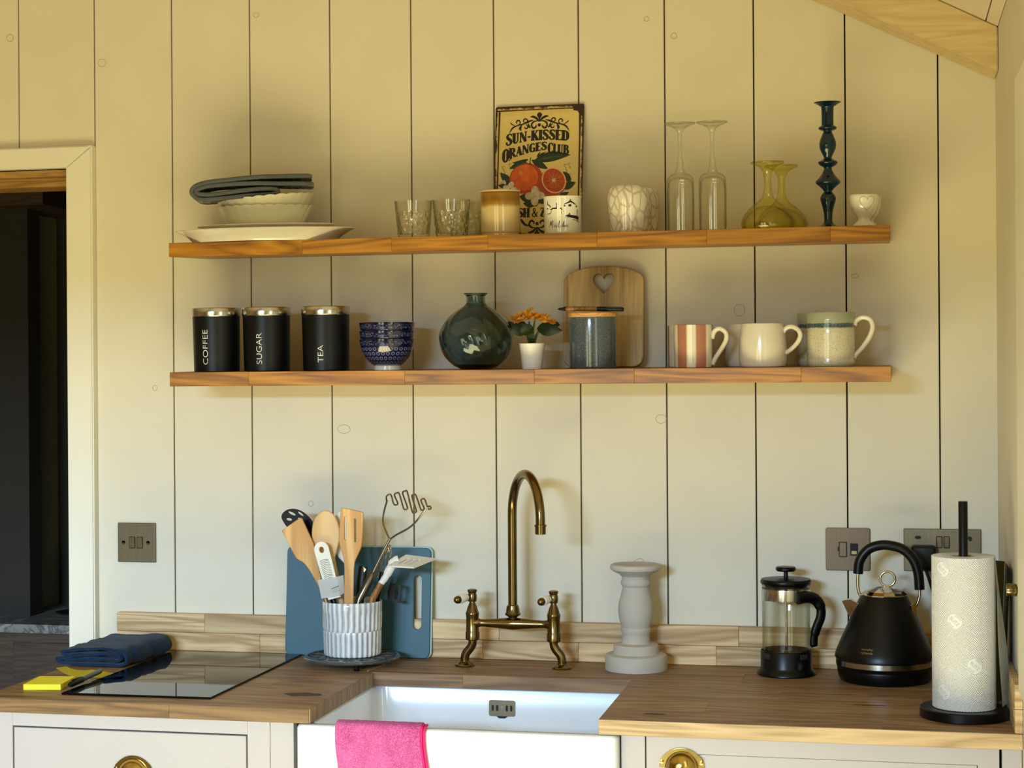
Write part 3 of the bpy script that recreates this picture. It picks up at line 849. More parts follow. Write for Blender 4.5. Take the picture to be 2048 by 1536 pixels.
# ------------------------------------------------------------------ shelves
def shelf(zt, tl, cuts, label, name='floating_shelf'):
    s = thing(name, label, 'shelf')
    th = .0285; x0, x1 = -.3292, 1.0993
    xs = [x0] + list(cuts) + [x1]
    tn = math.tan(tl)
    def piece(nm, a, b, ya, yb, m):
        bm = box(a, b, ya, yb, 0, th, .0007, seg=1)
        for v in bm.verts: v.co.z += zt + ZW - th + (v.co.y + .206) * tn
        return obj(nm, bm, m, s, False)
    for a, b in zip(xs, xs[1:]): piece('stave', a, b, -.206, -.1661, SHELF)
    rnd = random.Random(int(zt * 1000))
    for ya, yb in ((-.166, -.1251), (-.125, -.0841), (-.084, -.0431), (-.043, -.0005)):
        c = sorted(rnd.uniform(x0 + .15, x1 - .15) for _ in range(4))
        for a, b in zip([x0] + c, c + [x1]): piece('stave', a, b, ya, yb, SHELF)
    return s
shelf(.8570, T1, (-.045, .14, .335, .55, .76, .99), 'upper oak floating shelf holding plates, glasses and the sign')
shelf(.5948, T2, (-.16, .165, .425, .62, .935), 'lower oak floating shelf holding canisters, vase and mugs')

# ------------------------------------------------------------------ upper shelf things
pl = put('oval_platter', 'large white oval serving platter at the left end of the upper shelf', 'platter', on1(-.1484, -.137))
obj('dish', lathe([(0, .002), (.140, .002), (.142, 0), (.153, 0), (.155, .004), (.163, .010), (.176, .018), (.187, .0225), (.1885, .0235), (.187, .0252), (.176, .0225), (.158, .012), (.148, .0075), (0, .007)], 72, sy=.66), PLATEC, pl)
p2 = put('oval_plate', 'thinner oval plate lying inside the large white platter', 'plate', on1(-.1505, -.125, .0115))
obj('dish', lathe([(0, .002), (.090, 0), (.10, .002), (.125, .015), (.1435, .0195), (.1455, .0215), (.1440, .0232), (.124, .0195), (.10, .0075), (0, .007)], 72, sy=.66), PLATEC, p2)
def flutes(t, r, z, i):
    k = max(0, (z - .012) / .05)
    return r * (1 + .034 * k * abs(cos(13 * t)) - .02 * k), z + .0022 * k * abs(cos(13 * t))
d1_ = put('fluted_dish', 'lower fluted cream oval dish standing on the plates', 'dish', on1(-.1535, -.118, .0165))
obj('dish', lathe([(0, .0015), (.066, 0), (.070, .002), (.078, .016), (.092, .042), (.099, .0535), (.1005, .055), (.0985, .0555), (.089, .042), (.075, .017), (.066, .005), (0, .005)], 156, flutes, sy=.8), DISHC, d1_)
d2_ = dup(d1_, on1(-.1475, -.118, .0335) @ Matrix.Rotation(math.radians(-4.5), 4, 'Y'), 'upper fluted cream dish nested askew under the oven glove', None)
d1_['group'] = d2_['group'] = 'nested fluted dishes'
# folded oven glove: crop units turned into metres
def mk(p, ox=940, oz=410): return [((x - ox) / 4.655 * 1.0286e-3, (oz - y) / 4.655 * 1.0286e-3) for x, y in p]
gp = cr(mk([(1450, 178), (1300, 176), (1050, 180), (800, 196), (560, 220), (420, 250), (362, 300), (380, 350), (440, 382), (560, 378), (720, 365), (880, 352), (1040, 344), (1120, 335), (1140, 312), (1110, 294), (1000, 290), (850, 302), (700, 318), (540, 338), (440, 336), (405, 318), (420, 290), (520, 262), (700, 246), (900, 240), (1150, 243), (1350, 246), (1466, 252)]), 3)
gl = put('oven_glove', 'folded grey floral oven glove on top of the fluted dishes', 'oven glove', on1(-.1708, -.122, .0790, math.radians(19)))
obj('quilted_cloth', sheet_ribbon(gp, .0075, -.067, .060, 8, .0005, 3), FLORAL, gl, True, 70)
obj('binding', sheet_ribbon(gp, .0086, -.074, -.0668, 3, .0004, 3), GREYB, gl, True, 70)

def tumbler_bm():
    def hm(t, r, z, i):
        if 1 <= i <= 13 and z < .056:
            row = int(z / .0075); return r - .0009 * abs(cos(9 * t + (row % 2) * PI / 2)) * (1 if z > .016 else .2) + (.0007 * cos(36 * t) if z <= .016 else 0), z
        return r, z
    out = [(.028, 0), (.0305, .002), (.0318, .006), (.0325, .011), (.0334, .017), (.0341, .0225), (.0347, .028), (.0354, .0355), (.0361, .043), (.0366, .0505), (.0370, .057), (.0376, .066), (.0381, .0750)]
    ins = [(.0369, .0752), (.0362, .066), (.0352, .055), (.0340, .042), (.0325, .028), (.0305, .014), (.028, .0085), (0, .0075)]
    return lathe([(0, .001)] + out + ins, 96, hm)
tb = put('glass_tumbler', 'dimpled clear tumbler leftmost of three on the upper shelf', 'glass', on1(.1636, -.125), 'dimpled glass tumblers')
obj('cup', tumbler_bm(), DIMPLE, tb, True, 60)
dup(tb, on1(.2425, -.125, 0, .3), 'dimpled clear tumbler in the middle of three, in front', 'dimpled glass tumblers')
dup(tb, on1(.2540, -.046, 0, .8), 'dimpled clear tumbler standing behind, next to the honey jar', 'dimpled glass tumblers')
jr = put('stoneware_jar', 'honey brown and cream glazed jar beside the metal sign', 'jar', on1(.3452, -.137))
obj('body', vessel([(.0375, 0), (.0385, .001), (.0385, .0035), (.0372, .0045), (.0385, .006), (.0393, .009), (.0393, .080), (.0385, .0855), (.0372, .0868)], .004, .008, 64), HONEY, jr)
obj('lid', lathe([(0, .0865), (.0405, .0865), (.0412, .0882), (.0405, .0898), (0, .0902)], 48), plain('cork_lid', 'cdb288', .6), jr)

# metal sign ------------------------------------------------------------------
def lt(segs): return segs
def arc_pts(cx, cy, rx, ry, a0, a1, w0, w1=None, n=12):
    w1 = w0 if w1 is None else w1
    return [(cx + rx * cos(math.radians(a0 + (a1 - a0) * k / n)), cy + ry * sin(math.radians(a0 + (a1 - a0) * k / n)), w0 + (w1 - w0) * sin(PI * k / n)) for k in range(n + 1)]
TK, TN = .25, .09
def stem(x, a=0, b=1, wd=TK): return [(x, a, wd), (x, b, wd)]
def serif(x, y, wd=.36): return [(x - wd / 2, y, .07), (x + wd / 2, y, .07)]
GL = {
 'S': (.62, [cr([(.55, .74, .05), (.50, .90, .12), (.33, .965, .10), (.16, .88, .17), (.15, .70, .22), (.31, .53, .25), (.47, .36, .22), (.46, .15, .18), (.29, .04, .10), (.13, .09, .12), (.08, .24, .16), (.15, .29, .06)], 5)]),
 'U': (.66, [stem(.15, .3), serif(.15, .97), cr([(.15, .36, .25), (.17, .16, .22), (.31, .04, .12), (.45, .13, .10), (.50, .3, .10)], 5), stem(.50, .25, 1, .11), serif(.5, .97, .24)]),
 'N': (.70, [stem(.10, 0, 1, .10), serif(.11, .03, .24), [(.10, .98, .22), (.58, .03, .24)], stem(.58, 0, 1, .10), serif(.58, .97, .24)]),
 '-': (.40, [[(.05, .42, .14), (.35, .42, .14)]]),
 'K': (.70, [stem(.15), serif(.15, .97), serif(.15, .03), [(.24, .45, .1), (.56, .97, .1)], serif(.55, .97, .26), [(.30, .6, .2), (.58, .03, .27)], serif(.58, .03, .30)]),
 'I': (.34, [stem(.17), serif(.17, .97), serif(.17, .03)]),
 'E': (.58, [stem(.15), serif(.14, .97), serif(.14, .03), [(.1, .955, .09), (.5, .955, .09)], [(.5, .98, .07), (.52, .78, .03)], [(.2, .52, .08), (.42, .52, .10)], [(.1, .045, .09), (.52, .045, .09)], [(.52, .02, .08), (.55, .26, .03)]]),
 'D': (.68, [stem(.15), serif(.13, .97), serif(.13, .03), cr([(.15, .96, .09), (.38, .93, .12), (.53, .74, .23), (.55, .5, .26), (.53, .26, .23), (.38, .07, .12), (.15, .04, .09)], 5)]),
 'O': (.70, [cr([(.35, .96, .1), (.16, .8, .2), (.13, .5, .25), (.16, .2, .2), (.35, .04, .1), (.54, .2, .2), (.57, .5, .25), (.54, .8, .2), (.35, .96, .1)], 5)]),
 'R': (.68, [stem(.15), serif(.13, .97), serif(.15, .03), cr([(.15, .96, .09), (.38, .95, .12), (.51, .82, .22), (.48, .6, .2), (.34, .5, .1), (.22, .49, .07)], 5), [(.34, .5, .18), (.47, .25, .24), (.62, .03, .2)]]),
 'A': (.68, [[(.34, .98, .09), (.10, .03, .09)], serif(.1, .03, .26), [(.32, .98, .2), (.54, .03, .25)], serif(.56, .03, .30), [(.18, .32, .08), (.46, .32, .08)]]),
 'G': (.68, [cr([(.56, .72, .05), (.50, .92, .12), (.34, .965, .1), (.17, .8, .2), (.14, .5, .25), (.17, .2, .2), (.34, .04, .11), (.50, .1, .13), (.55, .3, .18)], 5), stem(.54, .02, .44, .17), serif(.5, .45, .3)]),
 'C': (.64, [cr([(.56, .70, .06), (.51, .90, .13), (.35, .965, .1), (.17, .8, .2), (.14, .5, .25), (.17, .2, .2), (.35, .04, .11), (.51, .1, .11), (.57, .28, .08)], 5)]),
 'L': (.54, [stem(.15), serif(.15, .97), [(.04, .045, .09), (.46, .045, .09)], [(.46, .02, .09), (.50, .28, .03)]]),
 'B': (.66, [stem(.15), serif(.13, .97), serif(.13, .03), cr([(.15, .96, .09), (.37, .95, .11), (.48, .8, .2), (.44, .6, .15), (.28, .53, .09)], 5), cr([(.28, .53, .09), (.46, .48, .15), (.54, .28, .24), (.46, .08, .16), (.15, .04, .09)], 5)]),
 'F': (.54, [stem(.15), serif(.15, .97), serif(.15, .03), [(.1, .955, .09), (.5, .955, .09)], [(.5, .98, .07), (.52, .74, .03)], [(.2, .52, .08), (.42, .52, .1)]]),
 'H': (.74, [stem(.15), serif(.15, .97), serif(.15, .03), stem(.58), serif(.58, .97), serif(.58, .03), [(.2, .5, .1), (.5, .5, .1)]]),
 'Z': (.62, [[(.08, .95, .1), (.54, .95, .1)], [(.09, .97, .08), (.06, .72, .03)], [(.50, .95, .22), (.12, .05, .24)], [(.08, .05, .1), (.55, .05, .1)], [(.54, .03, .08), (.57, .28, .03)]]),
 'T': (.60, [stem(.30), serif(.3, .03), [(.04, .955, .09), (.56, .955, .09)], [(.05, .97, .06), (.03, .74, .03)], [(.55, .97, .06), (.57, .74, .03)]]),
 'Y': (.66, [[(.08, .97, .2), (.33, .46, .22)], serif(.1, .97, .3), [(.56, .97, .09), (.35, .46, .1)], serif(.56, .97, .24), stem(.33, 0, .5, .23), serif(.33, .03)]),
 '&': (.78, [cr([(.66, .48, .05), (.52, .14, .1), (.28, .03, .09), (.12, .2, .12), (.22, .42, .1), (.42, .62, .08), (.44, .84, .08), (.30, .94, .07), (.20, .80, .1), (.32, .52, .12), (.52, .2, .13), (.72, .03, .09)], 5), [(.54, .48, .06), (.76, .48, .06)]]),
 ' ': (.22, []),
}
def sign_line(txt, x0, x1, base, hgt):
    """base(t), hgt(t): baseline and letter height along the line, metres"""
    tot = sum(GL[c][0] for c in txt); out = []; u = 0
    for c in txt:
        w_, ss = GL[c]
        for st in ss:
            o = []
            for (x, y, wd) in st:
                t = (u + x) / tot; sx = (x1 - x0) / tot
                o.append((x0 + (x1 - x0) * t, base(t) + y * hgt(t), wd * (sx * .75 + hgt(t) * .25) * 1.18))
            out.append(o)
        u += w_
    return out
SX = lambda cx: (cx - 1466) * .2208e-3
def SZ(cx, cy): return (1352 - cy - .041 * (cx - 1050)) * .2208e-3
sg = thing('metal_sign', 'vintage cream metal sign with oranges leaning on the wall', 'sign', V(.4001, -.046, .8655), rx=math.radians(-8.4))
pn = obj('panel', upright(plate([rrect(.185, .275, .005, 4, 0, .1375)], .0012, .0003)), SIGN, sg, False)
def sink_on(me, d, nm, m, par=sg):
    upright(me); me.transform(Matrix.Translation((0, -.0007 - d, 0))); return obj(nm, me, m, par, False)
for tx in ((sign_line('SUN-KISSED', SX(1152), SX(1748), lambda t: .2016 - .007 * (2 * t - 1.2) ** 2 - (.001 if t < .1 else 0), lambda t: .0243 if t < .11 else .0214)),
           (sign_line('ORANGES ', SX(1122), SX(1565), lambda t: .1590 + .0218 * (1 - (1 - t) ** 1.6) - (.005 if t < .16 else 0), lambda t: .0290 if t < .17 else .0212 - .0046 * t)),
           (sign_line('CLUB', SX(1550), SX(1750), lambda t: .1732 - .0040 * t ** 1.3, lambda t: .0220 if t < .26 else .0194)),
           (sign_line('FRESH & ZESTY', SX(1139), SX(1739), lambda t: .0405, lambda t: .0190))):
    sink_on(flat_strokes(tx), .0003, 'lettering', INK)
# scrolls
def curl(x, y, r, a0, turn, s=1, n=12, w_=.0018):
    return [(x + s * r * (1 - .55 * k / n) * cos(math.radians(a0 + turn * k / n)), y + r * (1 - .55 * k / n) * sin(math.radians(a0 + turn * k / n)), w_ * (1.1 - .5 * abs(2 * k / n - 1))) for k in range(n + 1)]
def ornament(zc, flip, half=.062):
    o = []; f = -1 if flip else 1
    o.append([(0, zc + f * .026, .0008), (0, zc + f * .0225, .0062), (0, zc + f * .019, .0066), (0, zc + f * .014, .003), (0, zc + f * .006, .0006)])
    o.append(arc_pts(0, zc - f * .0010, .0018, .0018, 0, 360, .0022))
    for s in (-1, 1):
        o.append(cr([(s * .001, zc + f * .006, .0008), (s * .006, zc + f * .013, .003), (s * .014, zc + f * .017, .0028), (s * .019, zc + f * .016, .0006)], 5))
        o.append(cr([(s * .002, zc + f * .008, .0006), (s * .012, zc + f * .006, .0022), (s * .0165, zc - f * .001, .0022), (s * .012, zc - f * .0075, .0026), (s * .0065, zc - f * .004, .002), (s * .008, zc, .0006)], 5))
        if half > .04:
            o.append(cr([(s * .012, zc + f * .010, .0006), (s * .022, zc + f * .007, .0026), (s * .034, zc + f * .002, .0018), (s * .046, zc - f * .001, .0016), (s * .056, zc - f * .006, .0022), (s * .063, zc - f * .017, .0004)], 5))
            o.append(curl(s * .030, zc + f * .0085, .0058, 250, -f * 330, s)); o.append(curl(s * .045, zc + f * .006, .0055, 250, -f * 320, s))
            o.append(curl(s * .028, zc - f * .0045, .005, 80, f * 300, s))
            o.append(cr([(s * .024, zc + f * .004, .0006), (s * .021, zc - f * .004, .0028), (s * .018, zc - f * .007, .0006)], 4)); o.append(cr([(s * .036, zc + f * .001, .0006), (s * .040, zc - f * .007, .0036), (s * .038, zc - f * .012, .0006)], 4))
            o.append(cr([(s * .050, zc - f * .002, .0006), (s * .058, zc + f * .003, .0014), (s * .061, zc + f * .007, .0004)], 4))
        else:
            o.append(cr([(s * .014, zc + f * .002, .0008), (s * .024, zc + f * .001, .0026), (s * .032, zc - f * .008, .003), (s * .034, zc - f * .012, .0006)], 5))
    return o
sink_on(flat_strokes([[(x, y, w_ * 1.6) for x, y, w_ in q_] for q_ in ornament(.2345, False)]), .0003, 'scroll_ornament', INK)
sink_on(flat_strokes([[(x, y, w_ * 1.6) for x, y, w_ in q_] for q_ in ornament(.0255, True, .03)]), .0003, 'scroll_ornament', INK)
# rusty frame line and corners
fr = [[(-.0845, .004, .0022), (-.0848, .09, .003), (-.0845, .2, .0026), (-.0840, .264, .004)], [(.0845, .004, .0024), (.0842, .1, .0034), (.0845, .2, .003), (.0842, .268, .005)], [(-.09, .2655, .003), (0, .2665, .0018), (.06, .2665, .0022), (.09, .2665, .004)],
      [(-.0905, .02, .0018), (-.0912, .2, .0014), (-.0905, .272, .004)], [(.0905, .12, .0012), (.0907, .272, .003)], [(-.091, .2725, .004), (.0, .2735, .001), (.091, .2725, .004)]]
sink_on(flat_strokes(fr), .0002, 'border', MAROON)
rn = random.Random(5)
cp = [[(.0915, .274), (.058, .274)] + [(.058 + .033 * k / 9 + rn.uniform(-.003, .003), .272 - .026 * (k / 9) ** 1.2 + rn.uniform(-.003, .003)) for k in range(1, 9)] + [(.0915, .243)]]
sink_on(poly_flat(cp), .00022, 'rust_patch', MAROON)
def ell(cx, cz, rx, rz, rot=0, n=28, a0=0, a1=360):
    c, s = cos(math.radians(rot)), sin(math.radians(rot))
    return [(cx + rx * cos(math.radians(a)) * c - rz * sin(math.radians(a)) * s, cz + rx * cos(math.radians(a)) * s + rz * sin(math.radians(a)) * c) for a in [a0 + (a1 - a0) * k / n for k in range(n + (0 if a1 - a0 == 360 else 1))]]
def leafp(x0, z0, x1, z1, wd, bend=0):
    dx, dz = x1 - x0, z1 - z0; q = math.hypot(dx, dz); nx, nz = -dz / q, dx / q; A = []; B = []
    for k in range(9):
        t = k / 8; h = wd * sin(PI * t ** .85) * .5; bb = bend * sin(PI * t)
        A.append((x0 + dx * t + nx * (h + bb), z0 + dz * t + nz * (h + bb))); B.append((x0 + dx * t + nx * (bb - h), z0 + dz * t + nz * (bb - h)))
    return A + B[::-1][1:-1]
def P(cx, cy): return SX(cx), SZ(cx, cy)
lv = [leafp(*P(1420, 620), *P(1768, 562), .021, .003), leafp(*P(1400, 612), *P(1560, 700), .014), leafp(*P(1365, 640), *P(1190, 700), .014, -.002), leafp(*P(1372, 605), *P(1215, 640), .009, .003),
      leafp(*P(1700, 720), *P(1775, 830), .014), leafp(*P(1690, 880), *P(1820, 820), .016), leafp(*P(1660, 960), *P(1760, 915), .010), leafp(*P(1215, 850), *P(1105, 735), .016), leafp(*P(1215, 880), *P(1085, 855), .012), leafp(*P(1235, 900), *P(1110, 905), .01),
      leafp(*P(1420, 985), *P(1290, 960), .018), leafp(*P(1470, 1000), *P(1560, 985), .014), leafp(*P(1440, 1040), *P(1330, 1025), .014), leafp(*P(1430, 1000), *P(1460, 1050), .02), leafp(*P(1460, 1010), *P(1600, 990), .012),
      leafp(*P(1445, 585), *P(1540, 530), .004), leafp(*P(1450, 580), *P(1485, 530), .003)]
sink_on(poly_flat(lv), .0003, 'printed_leaves', LEAFI)['kind'] = 'stuff'
sink_on(poly_flat([leafp(*P(1450, 615), *P(1700, 572), .004, .001), leafp(*P(1340, 650), *P(1210, 692), .004)]), .0006, 'leaf_shine', LEAFL)
ox, oz = P(1352, 790)
sink_on(poly_flat([ell(ox, oz, .0345, .0325)]), .0005, 'printed_orange', ORGD)
sink_on(poly_flat([ell(ox - .003, oz + .002, .0285, .0275)]), .0007, 'orange_shading', ORG)
sink_on(poly_flat([ell(ox - .0105, oz + .0115, .0035, .0055, 20)]), .0009, 'orange_shine', HAL)
sink_on(flat_strokes([[(*P(1385, 640), .0012), (*P(1392, 590), .0022)], [(*P(1370, 660), .001), (*P(1385, 640), .003), (*P(1405, 665), .001)]]), .0010, 'orange_stalk', LEAFI)
hx, hz = P(1598, 828)
sink_on(poly_flat([ell(hx, hz, .0300, .0295)]), .0008, 'printed_half_orange', ORGD)
hx, hz = P(1615, 805)
sink_on(poly_flat([ell(hx, hz, .0240, .0285, 32)]), .0010, 'orange_rind', PITH)
sink_on(poly_flat([ell(hx, hz, .0215, .0260, 32)]), .0012, 'orange_flesh', FLESH)
rays = []
for k in range(11):
    a = 2 * PI * k / 11; e = ell(hx, hz, .0195, .0235, 32)[int(k * 28 / 11) % 28]; rays.append([(hx, hz, .0012), (hx + (e[0] - hx) * .9, hz + (e[1] - hz) * .9, .0003)])
sink_on(flat_strokes(rays), .0014, 'segment_lines', HAL)
sink_on(poly_flat([ell(hx, hz, .0038, .0038)]), .0016, 'orange_core', PETALI)
fl_ = []
for (fx, fy, s, off) in ((1440, 955, 1.0, 45), (1205, 890, .75, 30)):
    cx, cz = P(fx, fy)
    for k in range(4):
        a = math.radians(off + 45 + 90 * k); fl_.append(ell(cx + .0108 * s * cos(a), cz + .0108 * s * sin(a), .0098 * s, .0078 * s, math.degrees(a)))
for (fx, fy) in ((1120, 820), (1150, 830)): fl_.append(ell(*P(fx, fy), .003, .005, 30))
sink_on(poly_flat(fl_), .0018, 'printed_blossom', PETALI)
bl = []
for (cx, cy, s) in ((1135, 690, 1), (1195, 660, .8), (1720, 665, 1.0), (1755, 650, .7), (1765, 750, .8)):
    x, z = P(cx, cy); bl += [curl(x, z, .004 * s, 0, 300, 1, 10, .0007), [(x, z - .003, .0008), (x + .004 * s, z - .013 * s, .0008)]]
sink_on(flat_strokes(bl), .0004, 'printed_buds', INK)

wm = put('enamel_mug', 'small white mug with an ink drawing of a pier', 'mug', on1(.4710, -.137))
obj('body', vessel([(.0350, 0), (.0368, .0015), (.0372, .004), (.0372, .068), (.0376, .071), (.0384, .0735)], .0022, .004, 56), WHITEC, wm)
obj('handle', tube(cr([(0, .0365, .058), (0, .052, .056), (0, .058, .040), (0, .052, .022), (0, .0365, .018)], 6), .0035, 10), WHITEC, wm)
# drawing units: crop px of the mug, centre 1710 -> x, bottom 1340 -> y
def mg(p): return [((x - 1710) * .2118e-3, (1345 - y) * .2118e-3, w_ * .2118e-3) for x, y, w_ in p]
dl = [[(1540, 1110, 12), (1600, 1120, 8), (1700, 1122, 8), (1860, 1125, 8)], [(1720, 1090, 10), (1780, 1085, 22), (1855, 1095, 18)], [(1725, 1090, 5), (1725, 1070, 5), (1780, 1055, 5)], [(1725, 1072, 5), (1760, 1060, 12), (1782, 1048, 18), (1810, 1062, 12), (1845, 1080, 5)], [(1780, 1050, 8), (1781, 1030, 12)],
      [(1545, 1075, 6), (1575, 1080, 10), (1590, 1100, 8)], [(1548, 1040, 5), (1552, 1080, 12)], [(1545, 1160, 6), (1585, 1158, 8), (1600, 1130, 5)], [(1652, 1060, 5), (1653, 1110, 6)], [(1600, 1112, 10), (1640, 1110, 14), (1700, 1112, 10)], [(1715, 1140, 8), (1860, 1140, 8)], [(1860, 1125, 6), (1862, 1175, 6)],
      [(1735, 1180, 6), (1760, 1180, 22), (1800, 1188, 26), (1850, 1195, 30), (1875, 1210, 34)], [(1770, 1180, 8), (1772, 1155, 12)], [(1590, 1195, 3), (1690, 1190, 3)], [(1695, 1140, 3), (1696, 1165, 3)], [(1800, 1215, 4), (1850, 1222, 6), (1878, 1240, 8)]]
for i in range(10): dl.append([(1735 + i * 14, 1200, 4), (1738 + i * 14, 1178, 5)])
dl += [cr([(1560, 1285, 2), (1580, 1260, 4), (1592, 1225, 5), (1590, 1270, 5), (1600, 1240, 4), (1615, 1222, 4), (1608, 1278, 5), (1616, 1286, 3)], 4), cr([(1645, 1262, 3), (1630, 1265, 4), (1628, 1282, 4), (1644, 1270, 4), (1648, 1284, 4), (1660, 1265, 3), (1680, 1225, 4), (1668, 1283, 4), (1680, 1280, 3)], 4), [(1690, 1265, 3), (1684, 1284, 4)],
       cr([(1700, 1280, 3), (1722, 1228, 4), (1708, 1283, 4), (1725, 1265, 4), (1722, 1284, 3), (1738, 1264, 3), (1734, 1284, 3), (1752, 1262, 3), (1750, 1284, 3), (1765, 1275, 3)], 4)]
obj('pier_drawing', wrap(flat_strokes([mg(s) for s in dl]), .0373, 0.19, 0), INK, wm, False)

mt = put('mottled_tumbler', 'white mottled glass tumbler upturned on the upper shelf, in front', 'glass', on1(.6008, -.137), 'mottled glass tumblers')
mo = [(.0365, 0), (.0378, .012), (.0395, .035), (.0410, .058), (.0412, .070), (.0403, .079), (.0375, .0865), (.0325, .0905), (.025, .0918), (0, .0920)]
mi = [(0, .083), (.024, .0828), (.033, .079), (.0375, .069), (.0378, .058), (.0364, .035), (.0350, .012), (.0340, .0)]
obj('cup', lathe(mo + mi, 64, closed=True), MOTTLE, mt, True, 60)
dup(mt, on1(.6085, -.047, 0, 1.1), 'white mottled glass tumbler mostly hidden behind its twin', 'mottled glass tumblers')
fp = [(.0262, 0), (.0266, .03), (.0268, .07), (.0264, .095), (.0245, .104), (.0185, .1095), (.0095, .113), (.0085, .118), (.0068, .123), (.0060, .128), (.0066, .132), (.0048, .139), (.0036, .146), (.0034, .160), (.0036, .178), (.0046, .190), (.0075, .197), (.016, .2025), (.027, .2065), (.0302, .2085), (.0302, .2098), (.026, .2103), (.010, .2103), (0, .2100)]
fi_ = [(0, .106), (.012, .1045), (.021, .100), (.0240, .094), (.0252, .07), (.0250, .03), (.0250, 0)]
f1 = put('champagne_flute', 'clear champagne flute upside down, left of the pair', 'glass', on1(.7025, -.13), 'upturned champagne flutes')
obj('goblet', lathe(fp + fi_, 48, closed=True), CLEAR, f1, True, 60)
dup(f1, on1(.7650, -.13, 0, .5), 'clear champagne flute upside down, right of the pair', 'upturned champagne flutes')
cp_ = [(.0475, 0), (.0500, .004), (.0510, .0105), (.0495, .018), (.045, .027), (.037, .037), (.027, .046), (.0175, .053), (.0115, .060), (.0085, .068), (.0068, .080), (.0066, .096), (.0085, .107), (.0135, .115), (.022, .120), (.0305, .1235), (.0318, .1255), (.031, .1275), (.024, .1278), (0, .127)]
ci_ = [(0, .0445), (.014, .0425), (.026, .038), (.0365, .029), (.0440, .020), (.0475, .0105), (.0465, .004), (.0450, 0)]
c1 = put('coupe_glass', 'yellow-green coupe glass upside down, in front of its twin', 'glass', on1(.8722, -.158), 'upturned yellow coupes')
obj('goblet', lathe(cp_ + ci_, 56, closed=True), YGLASS, c1, True, 60)
dup(c1, on1(.8925, -.0535, 0, .5), 'yellow-green coupe glass upside down, behind its twin', 'upturned yellow coupes')
cs = put('candlestick', 'tall dark teal turned glass candlestick on the upper shelf', 'candlestick', on1(.9842, -.12))
q = .9601e-3
cps = [(31, 0), (30.5, 1.5), (20, 4), (11, 8), (8.3, 13), (8.2, 22), (9.5, 34), (12.5, 46), (15, 55), (15.5, 60), (13, 66), (9, 71), (8.6, 74), (15, 81), (22.5, 87), (24.8, 91), (22, 96), (14, 105), (8.3, 116), (8.4, 120), (15, 124), (19.3, 129), (18.6, 132), (13, 135), (8, 139), (9.5, 144), (14, 153), (16.6, 162), (16, 172), (11.5, 184), (8.8, 190), (9, 192.5), (14, 194), (18, 197), (17.5, 200), (12.6, 203.5), (12, 206), (12.3, 237), (15, 241.5), (22, 246), (26.8, 248.5), (26, 249.6), (20, 247.8), (10, 243.5), (9.6, 215), (0, 213)]
obj('stem', lathe([(0, 0)] + [(max(r * q, .0005), z * q) for r, z in cr(cps, 3)[:-3]] + [(0, 213 * q)], 48), TEALG, cs, True, 60)
eg = put('egg_cup', 'white egg cup with an embossed heart, in front of another', 'egg cup', on1(1.0512, -.137), 'white heart egg cups')
eo = [(.0225, 0), (.0222, .003), (.0185, .006), (.0125, .011), (.0112, .0145), (.014, .019), (.0205, .027), (.0258, .040), (.0275, .052), (.0278, .0598)]
obj('cup', vessel(eo, .0028, .021, 48), WHITEC, eg, True, 60)
def egr(z): 
    for (r0, z0), (r1, z1) in zip(eo, eo[1:]):
        if z0 <= z <= z1: return r0 + (r1 - r0) * (z - z0) / (z1 - z0 + 1e-9)
    return .0275
hp = cr([(0, -.0135), (-.0075, -.006), (-.0132, .003), (-.0125, .010), (-.007, .0128), (-.001, .0095), (0, .0065), (.001, .0095), (.007, .0128), (.0125, .010), (.0132, .003), (.0075, -.006), (0, -.0135)], 4)
obj('heart_emboss', wrap(flat_strokes([[(x, y, .0009) for x, y in hp]]), .0262, .25, .0435, rfun=lambda z: egr(z)), plain('heart_line', 'a89d84', .5), eg, False)
dup(eg, on1(1.0570, -.062, 0, 1.5), 'white egg cup hidden behind the heart egg cup', 'white heart egg cups')

# ------------------------------------------------------------------ lower shelf things
def canister(x, word, tw_, th_, lx, lz, label):
    c = put('canister', label, 'canister', on2(x, -.137), 'black lidded canisters')
    obj('body', lathe([(0, 0), (.0450, 0), (.0466, .0015), (.0484, .1140), (0, .1140)], 64), CANB, c)
    obj('lid', lathe([(0, .1130), (.0492, .1130), (.0497, .1145), (.0497, .1285), (.0488, .1298), (.047, .1303), (0, .1303)], 64), STEEL, c)
    m_ = text_mesh(word, th_, tw_, bold=-.012)
    obj('lettering', wrap(m_, .0480, math.asin(lx / .048) + .38, lz, rot=True, rfun=lambda z: .0466 + .0018 * z / .114), CREAMINK, c, False)
    return c
canister(-.2546, 'COFFEE', .0705, .0112, -.0182, .0150, 'black canister marked COFFEE with a steel lid')
canister(-.1457, 'SUGAR', .0625, .0118, -.0115, .0150, 'black canister marked SUGAR with a steel lid')
canister(-.0191, 'TEA', .0345, .0112, -.0090, .0170, 'black canister marked TEA with a steel lid')
bo = [(.0265, 0), (.0272, .001), (.0262, .0085), (.0268, .0092), (.036, .0165), (.045, .0265), (.0515, .039), (.0550, .051), (.0563, .060), (.0566, .0623)]
bw = put('rice_bowl', 'lowest of three stacked navy patterned bowls', 'bowl', on2(.1098, -.137), 'stacked navy patterned bowls')
obj('bowl', vessel(bo[3:], .0022, .012, 56), NAVYP, bw, True, 60)
obj('foot', lathe([(0, 0), (.0262, 0), (.0272, .001), (.0264, .0092), (0, .0092)], 48), WHITEC, bw)
for k, nm in ((1, 'middle of three stacked navy patterned bowls'), (2, 'topmost of three stacked navy patterned bowls')):
    dup(bw, on2(.1098, -.137, .0165 * k, .37 * k) , nm, 'stacked navy patterned bowls')
vs_ = put('glass_vase', 'squat teal-grey glass vase with swirled ribs and narrow neck', 'vase', on2(.2943, -.1385))
